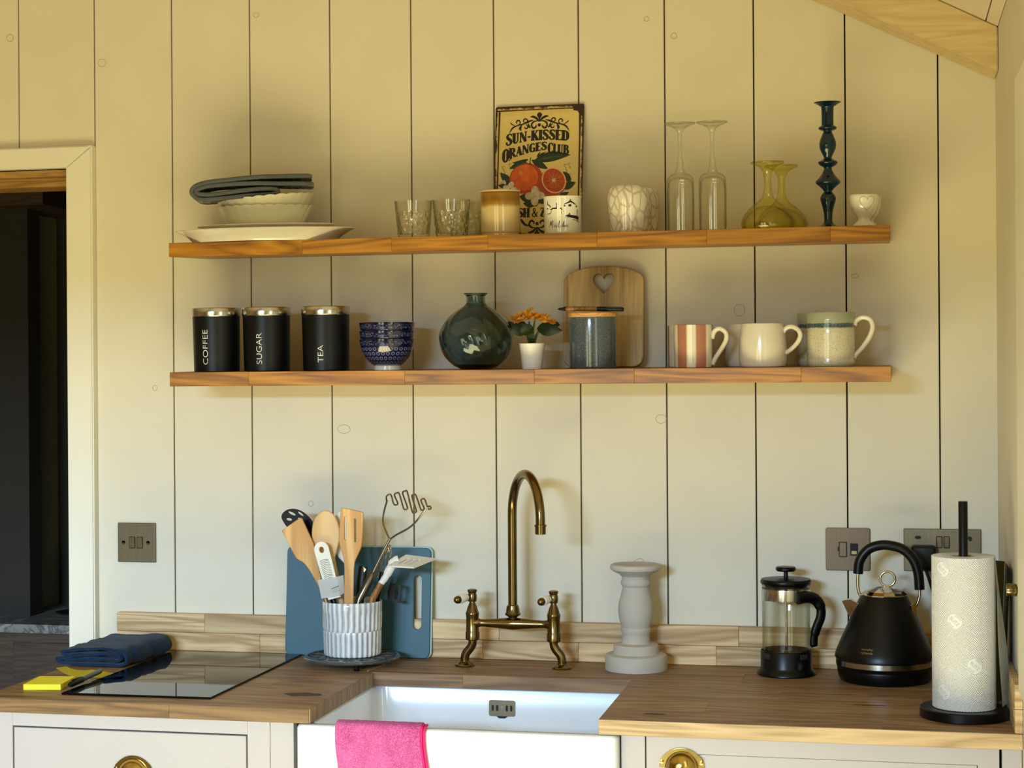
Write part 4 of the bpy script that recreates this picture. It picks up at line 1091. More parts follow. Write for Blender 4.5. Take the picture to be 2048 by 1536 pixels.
vo_ = [(.030, 0), (.0325, .0015), (.045, .008), (.060, .0225), (.0695, .040), (.0733, .060), (.0715, .076), (.064, .092), (.051, .107), (.036, .119), (.0245, .1265), (.0198, .131), (.0188, .137), (.0190, .1455), (.0222, .1488), (.0240, .1500), (.0238, .1512)]
vo_s = cr(vo_, 3)
def swirl(t, r, z, i):
    k = max(0, min(1, z / .03)) * max(0, min(1, (.132 - z) / .03))
    return r * (1 + .040 * k * (abs(cos(7 * (t + z * 9))) ** .7 - .6)), z
vin = [(max(r - .0042, .0155 if z > .125 else .002), z) for r, z in vo_s if .007 < z < .1505]
obj('body', lathe([(0, .003)] + vo_s + vin[::-1] + [(0, .0085)], 112, swirl), VGLASS, vs_, True, 70)

fp_ = put('flower_pot', 'tiny white pot of orange artificial flowers beside the glass vase', 'potted flower', on2(.4073, -.137))
obj('pot', vessel([(.0190, 0), (.0197, .001), (.0252, .0485), (.0258, .0500)], .0018, .040, 40), POTW, fp_)
obj('soil', lathe([(0, .0425), (.0225, .0425), (.0225, .0415), (0, .0415)], 24), plain('soil', '1c160e', .9), fp_)
LS = .2418e-3   # flower drawing unit
def fl3(cx, cy, y=0): return ((cx - 927) * LS, y, (978 - cy) * LS)
for (a, b, y) in (((905, 770), (850, 640), -.006), ((915, 770), (905, 590), .0), ((930, 770), (960, 560), -.004), ((940, 770), (1040, 610), -.004), ((935, 770), (1000, 640), .006)):
    p0, p1 = fl3(*a), fl3(*b, y); mid = tuple((i + j) / 2 for i, j in zip(p0, p1)); mid = (mid[0] * .8, mid[1], mid[2])
    obj('stem', tube(cr([(p0[0], p0[1], p0[2] - .006), mid, p1], 5), [.0026, .0025, .0022] + [.0018] * 8, 8), STEMG, fp_)
def leaf3(base, tip, wd, droop, yaw, m=LEAF):
    b, t = Vector(base), Vector(tip); d = t - b; side = Vector((-d.z, 0, d.x)).normalized(); bm = bmesh.new(); rows = []
    for k in range(11):
        s = k / 10; h = wd * (sin(PI * min(s * 1.0, 1) ** .75)) * .5 + .0004
        c = b + d * s + Vector((0, -.006 * sin(PI * s) * droop, -.004 * s * s))
        rows.append([bm.verts.new(c + side * h * e + Vector((0, yaw * abs(e) * h + .0006 * sin(k * 2 + e * 3), 0))) for e in (-1, -.5, 0, .5, 1)])
    for a, c in zip(rows, rows[1:]):
        for k in range(4): bm.faces.new((a[k], a[k + 1], c[k + 1], c[k]))
    bmesh.ops.solidify(bm, geom=bm.faces[:], thickness=.0005)
    return obj('leaf', bm, m, fp_)
leaf3(fl3(905, 640, -.008), fl3(755, 650, -.022), .030, 1, .3); leaf3(fl3(930, 700, -.010), fl3(855, 590, -.020), .026, 1, .2); leaf3(fl3(760, 640, .010), fl3(722, 570, .012), .012, 0, .2)
leaf3(fl3(975, 650, -.008), fl3(1195, 655, -.016), .027, 1, .3); leaf3(fl3(1110, 640, .012), fl3(1120, 575, .014), .016, 0, .2); leaf3(fl3(925, 770, -.004), fl3(945, 660, -.010), .014, 1, .3, STEMG)
rf = random.Random(11)
for (cx, cy, m_) in ((790, 575, PETAL), (830, 550, PETALY), (870, 570, PETAL), (820, 590, PETALY), (905, 545, PETAL), (935, 510, PETALY), (945, 550, PETAL), (930, 570, PETAL), (1000, 585, PETALY), (1045, 565, PETALY), (1080, 590, PETAL), (1030, 600, PETALY), (1105, 600, PETAL), (985, 560, PETAL)):
    bm = bmesh.new(); c = Vector(fl3(cx, cy, rf.uniform(-.024, -.004)))
    tl = Matrix.Rotation(rf.uniform(-.5, .7), 3, 'X') @ Matrix.Rotation(rf.uniform(-.6, .6), 3, 'Y')
    for k in range(5):
        a = 2 * PI * k / 5 + rf.uniform(-.2, .2); rad = rf.uniform(.011, .0155)
        vs = []
        cen = bm.verts.new(c)
        for e in (-.6, -.3, 0, .3, .6):
            rr2 = rad * (1 - .35 * abs(e)) * rf.uniform(.85, 1.1); p = Vector((rr2 * cos(a + e), rr2 * sin(a + e), rf.uniform(.0005, .005)))
            vs.append(bm.verts.new(c + tl @ p))
        for x, y in zip(vs, vs[1:]): bm.faces.new((cen, x, y))
    bmesh.ops.solidify(bm, geom=bm.faces[:], thickness=.0005)
    obj('flower', bm, m_, fp_, False)

hbd = thing('serving_board', 'round-topped wooden board with heart cut-out leaning on the wall', 'cutting board', V(.5335, -.040, .5988), rx=math.radians(-6.2))
W2 = .0822
ol = [(-W2 + .022, 0)] + [(W2 - .022, 0)] + [(W2 - .022 + .022 * sin(a), .022 - .022 * cos(a)) for a in [PI / 2 * k / 6 for k in range(1, 7)]] + [(W2, .1745)]
ol += [(W2 * .985 * cos(a), .1760 + .0295 * sin(a) ** .9) for a in [PI * k / 24 for k in range(1, 24)]] + [(-W2, .1745)] + [(-W2 + .022 - .022 * cos(a), .022 - .022 * sin(a)) for a in [PI / 2 * k / 6 for k in range(0, 6)]]
hh = [(x * 1.55 - .0005, y * 1.52 + .1710) for x, y in hp[:-1]]
obj('board', upright(plate([ol, hh], .014, .002)), ACACIA, hbd, True, 30)
j2 = put('storage_jar', 'slate blue glazed jar with a wooden lid, in front of the heart board', 'jar', on2(.5296, -.137))
obj('body', vessel([(.0445, 0), (.0462, .0015), (.0466, .004), (.0466, .096), (.0460, .1005)], .004, .008, 64), SLATE, j2)
obj('lid', lathe([(0, .1005), (.0470, .1005), (.0482, .1022), (.0482, .1080), (.0470, .1092), (0, .1092)], 56), LIDW, j2)
pe = put('ballpoint_pen', 'bamboo and black pen lying on the lid of the slate jar', 'pen', on2(.5296, -.162, .1092) @ Matrix.Rotation(.035, 4, 'Y') @ Matrix.Translation((0, 0, .0062)))
obj('barrel', tube([(-.049, 0, 0), (-.010, 0, 0.001), (.012, 0, .001)], .0045, 14), UWOOD, pe)
obj('grip', tube([(.012, 0, .001), (.050, 0, .0012), (.062, 0, .0012), (.0645, 0, .0012)], [.0046, .0044, .0042, .003], 14), BLACK, pe)
obj('tip', tube([(-.0655, 0, -.001), (-.063, 0, -.001), (-.050, 0, 0), (-.049, 0, 0)], [.0008, .0020, .0044, .0045], 14), BLACK, pe)
obj('clip', box(.030, .062, -.0055, -.0035, .003, .0058, .0006), BLACK, pe)

def handle(path, r, m, par, flat=.8): return obj('handle', tube(cr(path, 7), r, 12, flat=flat), m, par, True, 60)
pm = put('striped_mug', 'pink and white striped mug in front of its twin', 'mug', on2(.7270, -.139, 0, -.05), 'pink striped mugs')
obj('body', vessel([(.0345, 0), (.0367, .001), (.0376, .004), (.0378, .040), (.0380, .0822)], .0026, .004, 72), STRIPE, pm)
handle([(.0365, -.006, .0560), (.0420, -.008, .0700), (.0530, -.010, .0745), (.0640, -.011, .066), (.0640, -.011, .052), (.0540, -.010, .034), (.0430, -.008, .018), (.0372, -.006, .0060)], .0047, CREAMC, pm)
dup(pm, on2(.7035, -.052, 0, 1.25), 'pink and white striped mug behind its twin', 'pink striped mugs')
cm = put('cream_mug', 'plain glossy cream mug in front of another', 'mug', on2(.8600, -.139, 0, -.28), 'cream mugs')
obj('body', vessel([(.0400, 0), (.0430, .0012), (.0453, .006), (.0462, .016), (.0460, .030), (.0448, .052), (.0425, .074), (.0408, .0828)], .0032, .005, 64), CREAMC, cm)
handle([(.0400, 0, .0660), (.0470, 0, .0740), (.0580, 0, .0765), (.0700, 0, .0705), (.0745, 0, .0600), (.0695, 0, .0470), (.0570, 0, .0340), (.0455, 0, .0265)], .0046, CREAMC, cm)
dup(cm, on2(.8255, -.052, 0, 1.3), 'plain glossy cream mug half hidden behind another', 'cream mugs')
sm = put('stoneware_mug', 'large ridged stoneware mug with blue line, in front of its twin', 'mug', on2(.9880, -.140, 0, -.12), 'stoneware mugs')
so = [(.0420, 0), (.0440, .0012), (.0452, .006)] + [(.0455 - .0012 * (k % 2), .012 + .0042 * k) for k in range(14)] + [(.0452, .074), (.0449, .079), (.0454, .085), (.0458, .1020)]
obj('body', vessel(so, .0032, .005, 72), STONE, sm, True, 60)
handle([(.0430, 0, .0800), (.0500, 0, .0880), (.0610, 0, .0925), (.0740, 0, .0880), (.0785, 0, .0740), (.0730, 0, .0560), (.0590, 0, .0350), (.0480, 0, .0230), (.0430, 0, .0180)], [.0065] * 4 + [.0047] * 49 + [.0065] * 4, CREAMC, sm)
dup(sm, on2(.9660, -.0475, 0, 1.2), 'large stoneware mug mostly hidden behind its twin', 'stoneware mugs')

# ------------------------------------------------------------------ things on the worktop
# navy cloth
cl1 = cr([(-.080, .006), (-.02, .0045), (.04, .0045), (.066, .007), (.0740, .0170), (.0700, .0290), (.058, .0345), (.02, .0350), (-.03, .0330), (-.060, .0310), (-.069, .0260), (-.060, .0215), (-.03, .0225), (.02, .0245), (.050, .0240), (.060, .0190), (.050, .0140), (.01, .0135), (-.05, .0140), (-.074, .0150), (-.080, .0115), (-.070, .0085)], 4)
cl1 = [(x, z * 1.04) for x, z in cl1]
ct = thing('folded_cloth', 'folded navy cotton cloth lying beside the hob', 'cloth', V(-.4745, -.150, 0), math.radians(-3))
obj('cloth', sheet_ribbon(cl1, .0082, -.102, .100, 26, .0020, 8), DENIM, ct, True, 80)
# sticky notes and pen
sn = thing('sticky_note_pad', 'small block of bright yellow sticky notes beside the hob', 'notepad', V(-.4635, -.4660, 0), math.radians(9))
obj('pad', plate([[(-.0355, -.045), (.0355, -.045), (.0355, .045), (-.0355, .045)]], .0105, .0004), YELLOW, sn, False).location = (0, 0, .0056)
nt = thing('sticky_note', 'loose curled yellow sticky note behind the yellow pad', 'note', V(-.436, -.355, 0), math.radians(6))
bm = bmesh.new(); rows = []
for j in range(7):
    row = []
    for i in range(15):
        u = i / 14; t = j / 6
        z = .0008 + .018 * max(0, (.45 - u) / .45) ** 2 * (1.0 - .35 * t) + .006 * t * max(0, 1 - abs(u - .5) * 2.4) + .001
        row.append(bm.verts.new((-.060 + .105 * u, -.022 + .055 * t, z)))
    rows.append(row)
for a, b in zip(rows, rows[1:]):
    for k in range(14): bm.faces.new((a[k], a[k + 1], b[k + 1], b[k]))
bmesh.ops.solidify(bm, geom=bm.faces[:], thickness=.0003)
obj('note', bm, YELLOW, nt)
mp_ = thing('marker_pen', 'dark grey marker pen with black cap between notes and hob', 'pen', V(-.4035, -.5000, 0))
pv = [(0, 0, .0105), (.0008, .048, .0120)]
obj('cap', tube([(-.0005, -.004, .0100), (0, .002, .0104), (.0002, .042, .0120), (.0002, .046, .0121)], [.004, .0055, .0062, .0058], 14), BLACK, mp_)
obj('barrel', tube([(.0002, .046, .0121), (.0006, .120, .0150), (.0006, .124, .0151)], [.0050, .0050, .0040], 14), GREYP, mp_)
obj('clip', box(-.0015, .0015, .004, .040, .0165, .0185, .0005), BLACK, mp_)

# blue chopping board
cb = thing('chopping_board', 'blue plastic chopping board with slot handle behind the utensil pot', 'cutting board', V(.0095, -.0345, .0005), rx=math.radians(-5.2))
slot = rrect(.0175, .112, .00873, 8, .1290, .1150)
obj('board', upright(plate([rrect(.3135, .2275, .012, 6, -.0006, .1138), slot], .0055, .001)), BOARDB, cb, True, 30)
b2 = obj('backing', upright(plate([rrect(.3165, .2300, .013, 6, .0012, .1150), [(x - .0012, y) for x, y in rrect(.0162, .1105, .008, 8, .1292, .1150)]], .003, .0008)), BOARDE, cb, True, 30); b2.location = (0, .0043, 0)

# trivet
tr = thing('trivet', 'round pierced grey iron trivet under the utensil pot', 'trivet', V(.0303, -.1350, 0))
R0 = .0975
obj('rim', lathe([(R0 - .008, .0140), (R0 - .001, .0140), (R0, .0165), (R0 - .001, .0195), (R0 - .004, .0212), (R0 - .009, .0210), (R0 - .0095, .0160)], 72, closed=True), IRON, tr)
bm = bmesh.new()
for k in range(14):
    a = 2 * PI * k / 14
    c = Vector((.074 * cos(a), .074 * sin(a), .0178)); pts = [c + Vector((.0155 * cos(b), .0155 * sin(b), 0)) for b in [2 * PI * i / 18 for i in range(18)]]
    tube(pts, .0026, 8, bm, closed=True)
for rr3 in (.030, .056):
    tube([(rr3 * cos(2 * PI * i / 40), rr3 * sin(2 * PI * i / 40), .0178) for i in range(40)], .0032, 8, bm, closed=True)
for k in range(8):
    a = 2 * PI * k / 8; tube([(.004 * cos(a), .004 * sin(a), .0178), (.058 * cos(a), .058 * sin(a), .0178)], .003, 8, bm)
obj('scrollwork', bm, IRON, tr)
for a in (-1.15, 1.0, 3.1):
    f = obj('foot', lathe([(0, 0), (.0045, 0), (.0058, .002), (.0060, .0150), (0, .0150)], 16), BLACK, tr); f.location = (.078 * cos(a), .078 * sin(a), 0)

# utensil pot
UP = (.0318, -.1350, .0216)
up = thing('utensil_pot', 'pale fluted ceramic pot holding the kitchen utensils', 'pot', V(*UP))
def fl2(t, r, z, i):
    if r < .0545 or i > 24: return r, z
    ph = 16 * t + (PI / 2 if z > .051 else 0)
    ar = .048 + .004 * abs(sin(16 * t)) 
    return r - .0016 * abs(sin(ph)) ** 3 + .0002 * sin(5 * t + z * 60), z
uo = [(.0545, .0), (.0570, .0015), (.0580, .004)] + [(.0580 + .0000295 * k * 3.3, .004 + .0033 * k) for k in range(1, 14)] + [(.0592, .0495), (.0588, .0510), (.0596, .0525)] + [(.0597 + .00012 * k, .0525 + .0062 * k) for k in range(1, 9)] + [(.0607, .1085)]
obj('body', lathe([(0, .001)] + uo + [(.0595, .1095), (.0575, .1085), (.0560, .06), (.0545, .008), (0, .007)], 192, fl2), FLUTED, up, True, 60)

SU = 1.0165e-3
def U(u, v, y=0): return ((u - 708) * SU + (UP[0] - .0318), y, (1322 - v) * SU)      # utensil drawing unit -> metres from the pot's base
def base_at(name, label, cat, group='utensils in the fluted pot'): return thing(name, label, cat, V(*UP), 0, group)
def blade(outl, y, thick, m, par, nm, holes=(), tilt=0, bev=.0012):
    o = [(U(u, v)[0], U(u, v)[2]) for u, v in outl]; h = [[(U(u, v)[0], U(u, v)[2]) for u, v in hh_] for hh_ in holes]
    me = upright(plate([o] + h, thick, bev)); me.transform(Matrix.Translation((0, y, 0)))
    return obj(nm, me, m, par, True, 35)
def ovl(cu, cv, ru, rv, rot, n=20):
    c, s = cos(rot), sin(rot); return [(cu + ru * cos(t) * c - rv * sin(t) * s, cv + ru * cos(t) * s + rv * sin(t) * c) for t in [2 * PI * k / n for k in range(n)]]
# a black slotted spoon
us = base_at('slotted_spoon', 'black slotted nylon spoon furthest left in the utensil pot', 'spoon')
hd = cr([(553, 1052), (560, 1040), (575, 1035), (592, 1038), (608, 1048), (620, 1062), (626, 1078), (622, 1092), (612, 1096), (596, 1092), (578, 1084), (563, 1070)], 4, True)
blade(hd, .022, .004, BLACKS, us, 'head', [ovl(569.5, 1056.5, 6.2, 2.6, .1, 12), ovl(575.5, 1044.5, 8.5, 2.6, .42, 12), ovl(594, 1045, 7.5, 2.2, .6, 12), ovl(591, 1055, 4, 2, .3, 10)], bev=.001)
obj('handle', tube([U(616, 1085, .022), U(640, 1150, .026), U(668, 1240, .020), U(690, 1300, .010)], [.0065, .0055, .0055, .005], 10, flat=.6), BLACKS, us)
# b plain wooden spatula
ub = base_at('wooden_spatula', 'wide solid wooden spatula leaning left in the utensil pot', 'spatula')
o_ = [(566.4, 1076), (605, 1050), (609, 1051)] + cr([(633, 1101), (640, 1130), (647, 1163), (658, 1207)], 4) + [(668, 1245), (694, 1294), (684, 1297), (660, 1245)] + cr([(654.5, 1208), (628, 1160), (612, 1140), (598, 1132), (589, 1118)], 4)
blade(o_, -.014, .006, BAMBOO, ub, 'spatula', bev=.0016)
D.objects['spatula'].rotation_euler = (0, 0, 0)
# c wooden spoon
uc = base_at('wooden_spoon', 'pale wooden spoon with oval bowl behind the grater', 'spoon')
blade(cr([(626, 1080), (631, 1054), (646, 1038), (660, 1036), (674, 1046), (683, 1068), (684, 1092), (678, 1116), (672, 1134), (666, 1140), (656, 1132), (640, 1122), (629, 1102)], 4, True), -.004, .007, BEECH, uc, 'bowl', bev=.003)
obj('handle', tube([U(665, 1122, -.004), U(680, 1190, -.003), U(704, 1296, .002)], [.007, .0058, .0055], 12), BEECH, uc)
# d white spoon with wood handle
ud = base_at('serving_spoon', 'white plastic spoon with dark wood handle behind the wooden spoon', 'spoon')
blade(cr([(664, 1090), (668, 1052), (678, 1039), (688, 1043), (695, 1058), (697, 1085), (695, 1112), (699, 1140), (700, 1150), (689, 1150), (686, 1142), (676, 1132), (668, 1116)], 4, True), .016, .005, WHITEP, ud, 'head', bev=.002)
obj('handle', tube([U(694, 1146, .016), U(697, 1200, .016), U(703, 1300, .012)], [.0066, .0068, .006], 12), UWOOD, ud)
# e slotted bamboo turner
ue = base_at('slotted_turner', 'upright bamboo turner with two slots at front of the pot', 'spatula')
o_ = cr([(699, 1030), (702, 1027.5), (722, 1031), (742, 1035.5), (744.5, 1039)], 3) + cr([(743.5, 1070), (741, 1100), (734, 1118), (726, 1137), (724, 1170), (723, 1212)], 4) + [(722, 1296), (708, 1296)] + cr([(704, 1212), (705, 1165), (704.5, 1133), (700, 1115), (694.7, 1092), (696, 1060)], 4)
blade(o_, -.040, .0055, BAMBOO, ue, 'turner', [rrect(3.2, 46, 1.5, 3, 707.8, 1067.5), rrect(3.2, 46, 1.5, 3, 727.8, 1071.5)], bev=.0014)
# f grater
ug = base_at('hand_grater', 'small white hand grater with a paper sleeve', 'grater')
Gc = Matrix.Rotation(0, 4, 'X')
def gr(a, b):  # grater axis: a across, b along from the top
    cx, cy = 650.5 + b * .264, 1096 + b * .964
    return (cx + a * .964, cy - a * .264)
o_ = [gr(15.5 * cos(t), 16 - 16 * sin(t)) for t in [PI * k / 12 for k in range(13)]] + [gr(-15, 60), gr(-13.5, 116), gr(13.5, 116), gr(15, 60)]
hl = [gr(5.2 * cos(t), 16.5 + 6.2 * sin(t)) for t in [2 * PI * k / 14 for k in range(14)]]
blade(o_, -.030, .003, WHITEP, ug, 'blade', [hl], bev=.0008)
gs = []
for k in range(12):
    b = 36 + k * 3.4
    gs.append([(*(lambda q2: (U(*q2)[0], U(*q2)[2]))(gr(a, b + 2.2 * (a / 9) ** 2)), .00095) for a in (-9.5, -5, 0, 5, 9.5)])
me = upright(flat_strokes(gs)); me.transform(Matrix.Translation((0, -.0317, 0))); obj('teeth', me, plain('grater_line', '55524c', .4, .5), ug, False)
bm = bmesh.new()
A = [gr(-16.5, 74), gr(19, 74), gr(27, 70), gr(27, 106), gr(19, 112), gr(-16.5, 112)]
f_ = [U(647.5, 1171.5, -.0340), U(688, 1164, -.0345), U(698.5, 1161.5, -.026), U(700, 1197, -.026), U(692.5, 1202, -.0345), U(655, 1208.0, -.0340)]
vv = [bm.verts.new(c) for c in f_]; bm.faces.new((vv[0], vv[1], vv[4], vv[5])); bm.faces.new((vv[1], vv[2], vv[3], vv[4]))
bmesh.ops.solidify(bm, geom=bm.faces[:], thickness=.0004)
obj('paper_sleeve', bm, PAPERW, ug, False)
ls = []
for i, (a0, b) in enumerate(((1, 96), (1, 100.5), (2, 104))):
    x = a0
    while x < (17 if i == 0 else 14):
        wd2 = 2.2 if i == 0 else 4.5
        p0, p1 = gr(x, b - x * .12), gr(min(x + wd2 * .7, 16), b - (x + wd2) * .12); ls.append([(U(*p0)[0], U(*p0)[2], .0022 if i == 0 else .0008), (U(*p1)[0], U(*p1)[2], .0022 if i == 0 else .0008)]); x += wd2
me = upright(flat_strokes(ls)); me.transform(Matrix.Translation((0, -.0353, 0))); obj('sleeve_print', me, plain('grey_print', '6a6a68', .6), ug, False)
# g masher
um = base_at('potato_masher', 'steel potato masher with zigzag wire head above the pot', 'masher')
c2 = lambda x, y: (720 + x / 5.906, 980 + y / 5.906)
zz = [(352, 205), (342, 165), (368, 140), (395, 150), (440, 240), (468, 258), (490, 240), (432, 150), (455, 124), (485, 135), (565, 290), (592, 308), (610, 285), (524, 130), (548, 104), (575, 118), (672, 325), (700, 342), (720, 322), (640, 168), (660, 142), (685, 158), (765, 300), (787, 316), (805, 295), (752, 212), (775, 190), (800, 208), (838, 275), (862, 272), (886, 292), (872, 308), (850, 298)]
def yz(i): return -.012 + .010 * ((i % 6) / 5 - .5)
zp = []
for (x, y) in zz:
    u, v = c2(x, y); zp.append(U(u, v, .010 - .022 * ((y - (150 + (x - 350) * .22)) / 160)))
obj('wire_head', tube(cr(zp, 4), .0017, 8), MASH, um)
obj('arm', tube(cr([U(*c2(*p), yy) for p, yy in (((400, 660), -.004), ((345, 560), .0), ((305, 450), .004), ((315, 330), .008), ((352, 205), .008))], 5), .0020, 8), MASH, um)
obj('arm', tube(cr([U(*c2(*p), yy) for p, yy in (((400, 660), -.004), ((480, 605), -.004), ((630, 525), -.006), ((730, 440), -.008), ((845, 298), -.010))], 5), .0020, 8), MASH, um)
obj('shaft', tube([U(*c2(402, 650), -.004), U(*c2(200, 1060), -.012)], .0028, 10), MASH, um)
obj('handle', tube([U(*c2(208, 1040), -.012), U(*c2(195, 1075), -.0125), U(*c2(60, 1350), -.022), U(712, 1296, -.03)], [.005, .0088, .0088, .0085], 16), metal('handle_steel', '6f675c', .3, 2), um)
# h whisk
uw = base_at('balloon_whisk', 'wire whisk behind the potato masher', 'whisk')
for k, (rx, yy) in enumerate(((1.0, 0), (.62, .012), (.25, .018), (.75, -.010))):
    pts = []
    for i in range(25):
        t = i / 24 * PI; s = sin(t); a = rx * 17 * cos(t) * (.45 + .55 * s) ; b = 66 * s ** .8
        pts.append(U(762 + a + (b - 0) * .22, 1172 - b * .97 + a * .2, .022 + yy * s))
    obj('wire', tube(pts, .0011, 6), CHROME, uw)
obj('handle', tube([U(765, 1160, .022), U(748, 1235, .020), U(733, 1296, .014)], [.005, .0065, .006], 12), BLACKS, uw)
# i white slotted turner
uf = base_at('fish_slice', 'white slotted turner with wood handle leaning right in the pot', 'spatula')
q4 = [c2(380, 912), c2(540, 838), c2(912, 882), c2(735, 958), c2(560, 968), c2(450, 962)]
bm = bmesh.new()
dep = {0: .012, 1: .040, 2: .030, 3: -.030, 4: -.030, 5: -.016}
def hp3(a, b):   # a along the blade, b across (0 front edge, 1 back edge)
    f0, f1 = Vector(U(*c2(420, 948), -.030)), Vector(U(*c2(738, 956), -.036)); g0, g1 = Vector(U(*c2(545, 852), .026)), Vector(U(*c2(908, 888), .022))
    return (f0 + (f1 - f0) * a) * (1 - b) + (g0 + (g1 - g0) * a) * b
cols = [0, .14, .42, .46, .60, .64, .78, .82, 1]
holes = {2: 1}
bs_ = [0, .2, .72, 1]
aa = [0, .22, .30, .42, .50, .62, .70, .86, 1]
gridv = [[bm.verts.new(hp3(a, b)) for b in bs_] for a in aa]
for i in range(len(aa) - 1):
    for j in range(3):
        if j == 1 and i in (1, 3, 5): continue
        bm.faces.new((gridv[i][j], gridv[i + 1][j], gridv[i + 1][j + 1], gridv[i][j + 1]))
bmesh.ops.recalc_face_normals(bm, faces=bm.faces[:]); bmesh.ops.solidify(bm, geom=bm.faces[:], thickness=.0035)
obj('head', bm, WHITEP, uf, False)
obj('neck', tube(cr([U(*c2(505, 918), 0), U(*c2(440, 945), -.002), U(*c2(395, 1010), -.002), U(*c2(340, 1110), -.004), U(*c2(288, 1182), -.006)], 4), [.0125] * 3 + [.011] * 3 + [.0085] * 5 + [.0068] * 3 + [.0062] * 3, 12, flat=.5), WHITEP, uf)
obj('handle', tube([U(*c2(290, 1178), -.006), U(*c2(205, 1345), -.014), U(738, 1296, -.02)], [.0062, .0072, .0066], 12), UWOOD, uf)
# j black peeler with hang tag
uk = base_at('vegetable_peeler', 'black handled peeler with silver tag and black hang card', 'peeler')
obj('handle', tube([U(*c2(60, 985), .004), U(*c2(45, 1160), -.002), U(722, 1296, -.01)], [.009, .009, .007], 10, flat=.5), BLACK, uk)
blade([c2(55, 1018), c2(75, 985), c2(112, 1012), c2(92, 1048)], -.006, .001, CHROME, uk, 'silver_tag', bev=.0002)
eu = [c2(372, 1240), c2(392, 1262), c2(386, 1300), c2(398, 1330), c2(384, 1372), c2(368, 1412), c2(344, 1398), c2(350, 1350), c2(342, 1318), c2(356, 1280)]
blade([c2(300, 1210), c2(438, 1238), c2(425, 1350), c2(410, 1455), c2(270, 1418), c2(262, 1330)], .058, .0008, BLACK, uk, 'hang_card', [eu], bev=.0002)
# stray bristle on the worktop
tag(obj('straw', tube([(.0850, -.2055, ZW + .0012), (.0905, -.165, ZW + .001), (.0960, -.125, ZW + .001)], [.0012, .0007, .0006], 6), plain('straw', 'b59b6c', .6)), 'thin pale straw lying on the worktop by the trivet', 'straw')

# bridge tap ------------------------------------------------------------------
tp = thing('bridge_tap', 'antique brass bridge mixer tap with swan-neck spout behind the sink', 'tap', V(.3575, -.104, 0))
TX = .0832
for s in (-1, 1):
    fx = s * (TX + .0162)
    f = obj('flange', lathe([(0, 0), (.0195, 0), (.0203, .0015), (.0195, .0030), (.013, .0055), (.0098, .010), (0, .010)], 32), BRASS, tp); f.location = (fx, 0, .0003)
    obj('inlet_pipe', tube(cr([(fx, 0, .006), (fx, 0, .016), (fx - s * .003, 0, .026), (s * (TX + .005), 0, .036), (s * TX, 0, .046), (s * TX, 0, .060)], 5), .0088, 16), BRASS, tp)
    pl_ = obj('pillar', lathe([(0, .0525), (.0125, .0525), (.0142, .054), (.0142, .0675), (.0130, .070), (.0128, .098), (.0135, .1035), (.0138, .107), (.0125, .109), (.0095, .119), (.0062, .1265), (.0055, .131), (0, .131)], 32), BRASS, tp); pl_.location = (s * TX, 0, 0)
    hd_ = obj('tap_head', lathe([(0, .1285), (.0085, .130), (.0095, .136), (.0092, .143), (.0078, .147), (.0095, .150), (.0098, .1535), (.006, .155), (0, .155)], 20), BRASS, tp); hd_.location = (s * TX, 0, 0)
    ld = Vector((-.55 if s < 0 else -.42, -.83, -.12)).normalized(); p0 = Vector((s * TX, 0, .1415))
    obj('lever', tube([p0, p0 + ld * .012, p0 + ld * .014], [.0042, .0042, .005], 12), BRASS, hd_).matrix_parent_inverse = hd_.matrix_basis.inverted()
    obj('porcelain_grip', tube([p0 + ld * .014, p0 + ld * .017, p0 + ld * .026, p0 + ld * .033, p0 + ld * .036], [.0062, .0080, .0088, .0098, .0094], 16), WHITEC, hd_).matrix_parent_inverse = hd_.matrix_basis.inverted()
    obj('end_cap', tube([p0 + ld * .036, p0 + ld * .040, p0 + ld * .044, p0 + ld * .047, p0 + ld * .0485], [.0078, .0080, .0070, .0045, .0022], 16), BRASS, hd_).matrix_parent_inverse = hd_.matrix_basis.inverted()
bp = [(x, 0, .0870) for x in [-TX + .004 + (2 * TX - .008) * k / 24 for k in range(25)]]
obj('bridge', tube(bp, [.0125 - .0048 * min(1, (1 - abs(k - 12) / 12) * 6) + .0050 * max(0, 1 - abs(k - 12) / 9) ** 1.2 for k in range(25)], 20), BRASS, tp)
obj('collar', lathe([(0, .092), (.0085, .094), (.009, .1005), (.0155, .1045), (.0160, .107), (.0140, .110), (.0130, .118), (.0118, .1235), (.0105, .1245), (0, .1245)], 32), BRASS, tp)
dv = Vector((.512, -.859, 0)); Ra = .0845
sp = [Vector((0, 0, .122)), Vector((0, 0, .2)), Vector((0, 0, .28)), Vector((0, 0, .3055))] + [dv * Ra * (1 - cos(PI * k / 22)) + Vector((0, 0, .3055 + Ra * sin(PI * k / 22))) for k in range(1, 23)] + [dv * 2 * Ra * 1.0 + Vector((0, 0, .2960))]
obj('spout', tube(sp, .0092, 20), BRASS, tp)
e_ = dv * 2 * Ra
obj('aerator', tube([e_ + Vector((0, 0, .2985)), e_ + Vector((0, 0, .2980)), e_ + Vector((0, 0, .2945)), e_ + Vector((0, 0, .294)), e_ + Vector((0, 0, .280)), e_ + Vector((0, 0, .2795))], [.0095, .0118, .0118, .0106, .0106, .0095], 20), BRASS, tp)

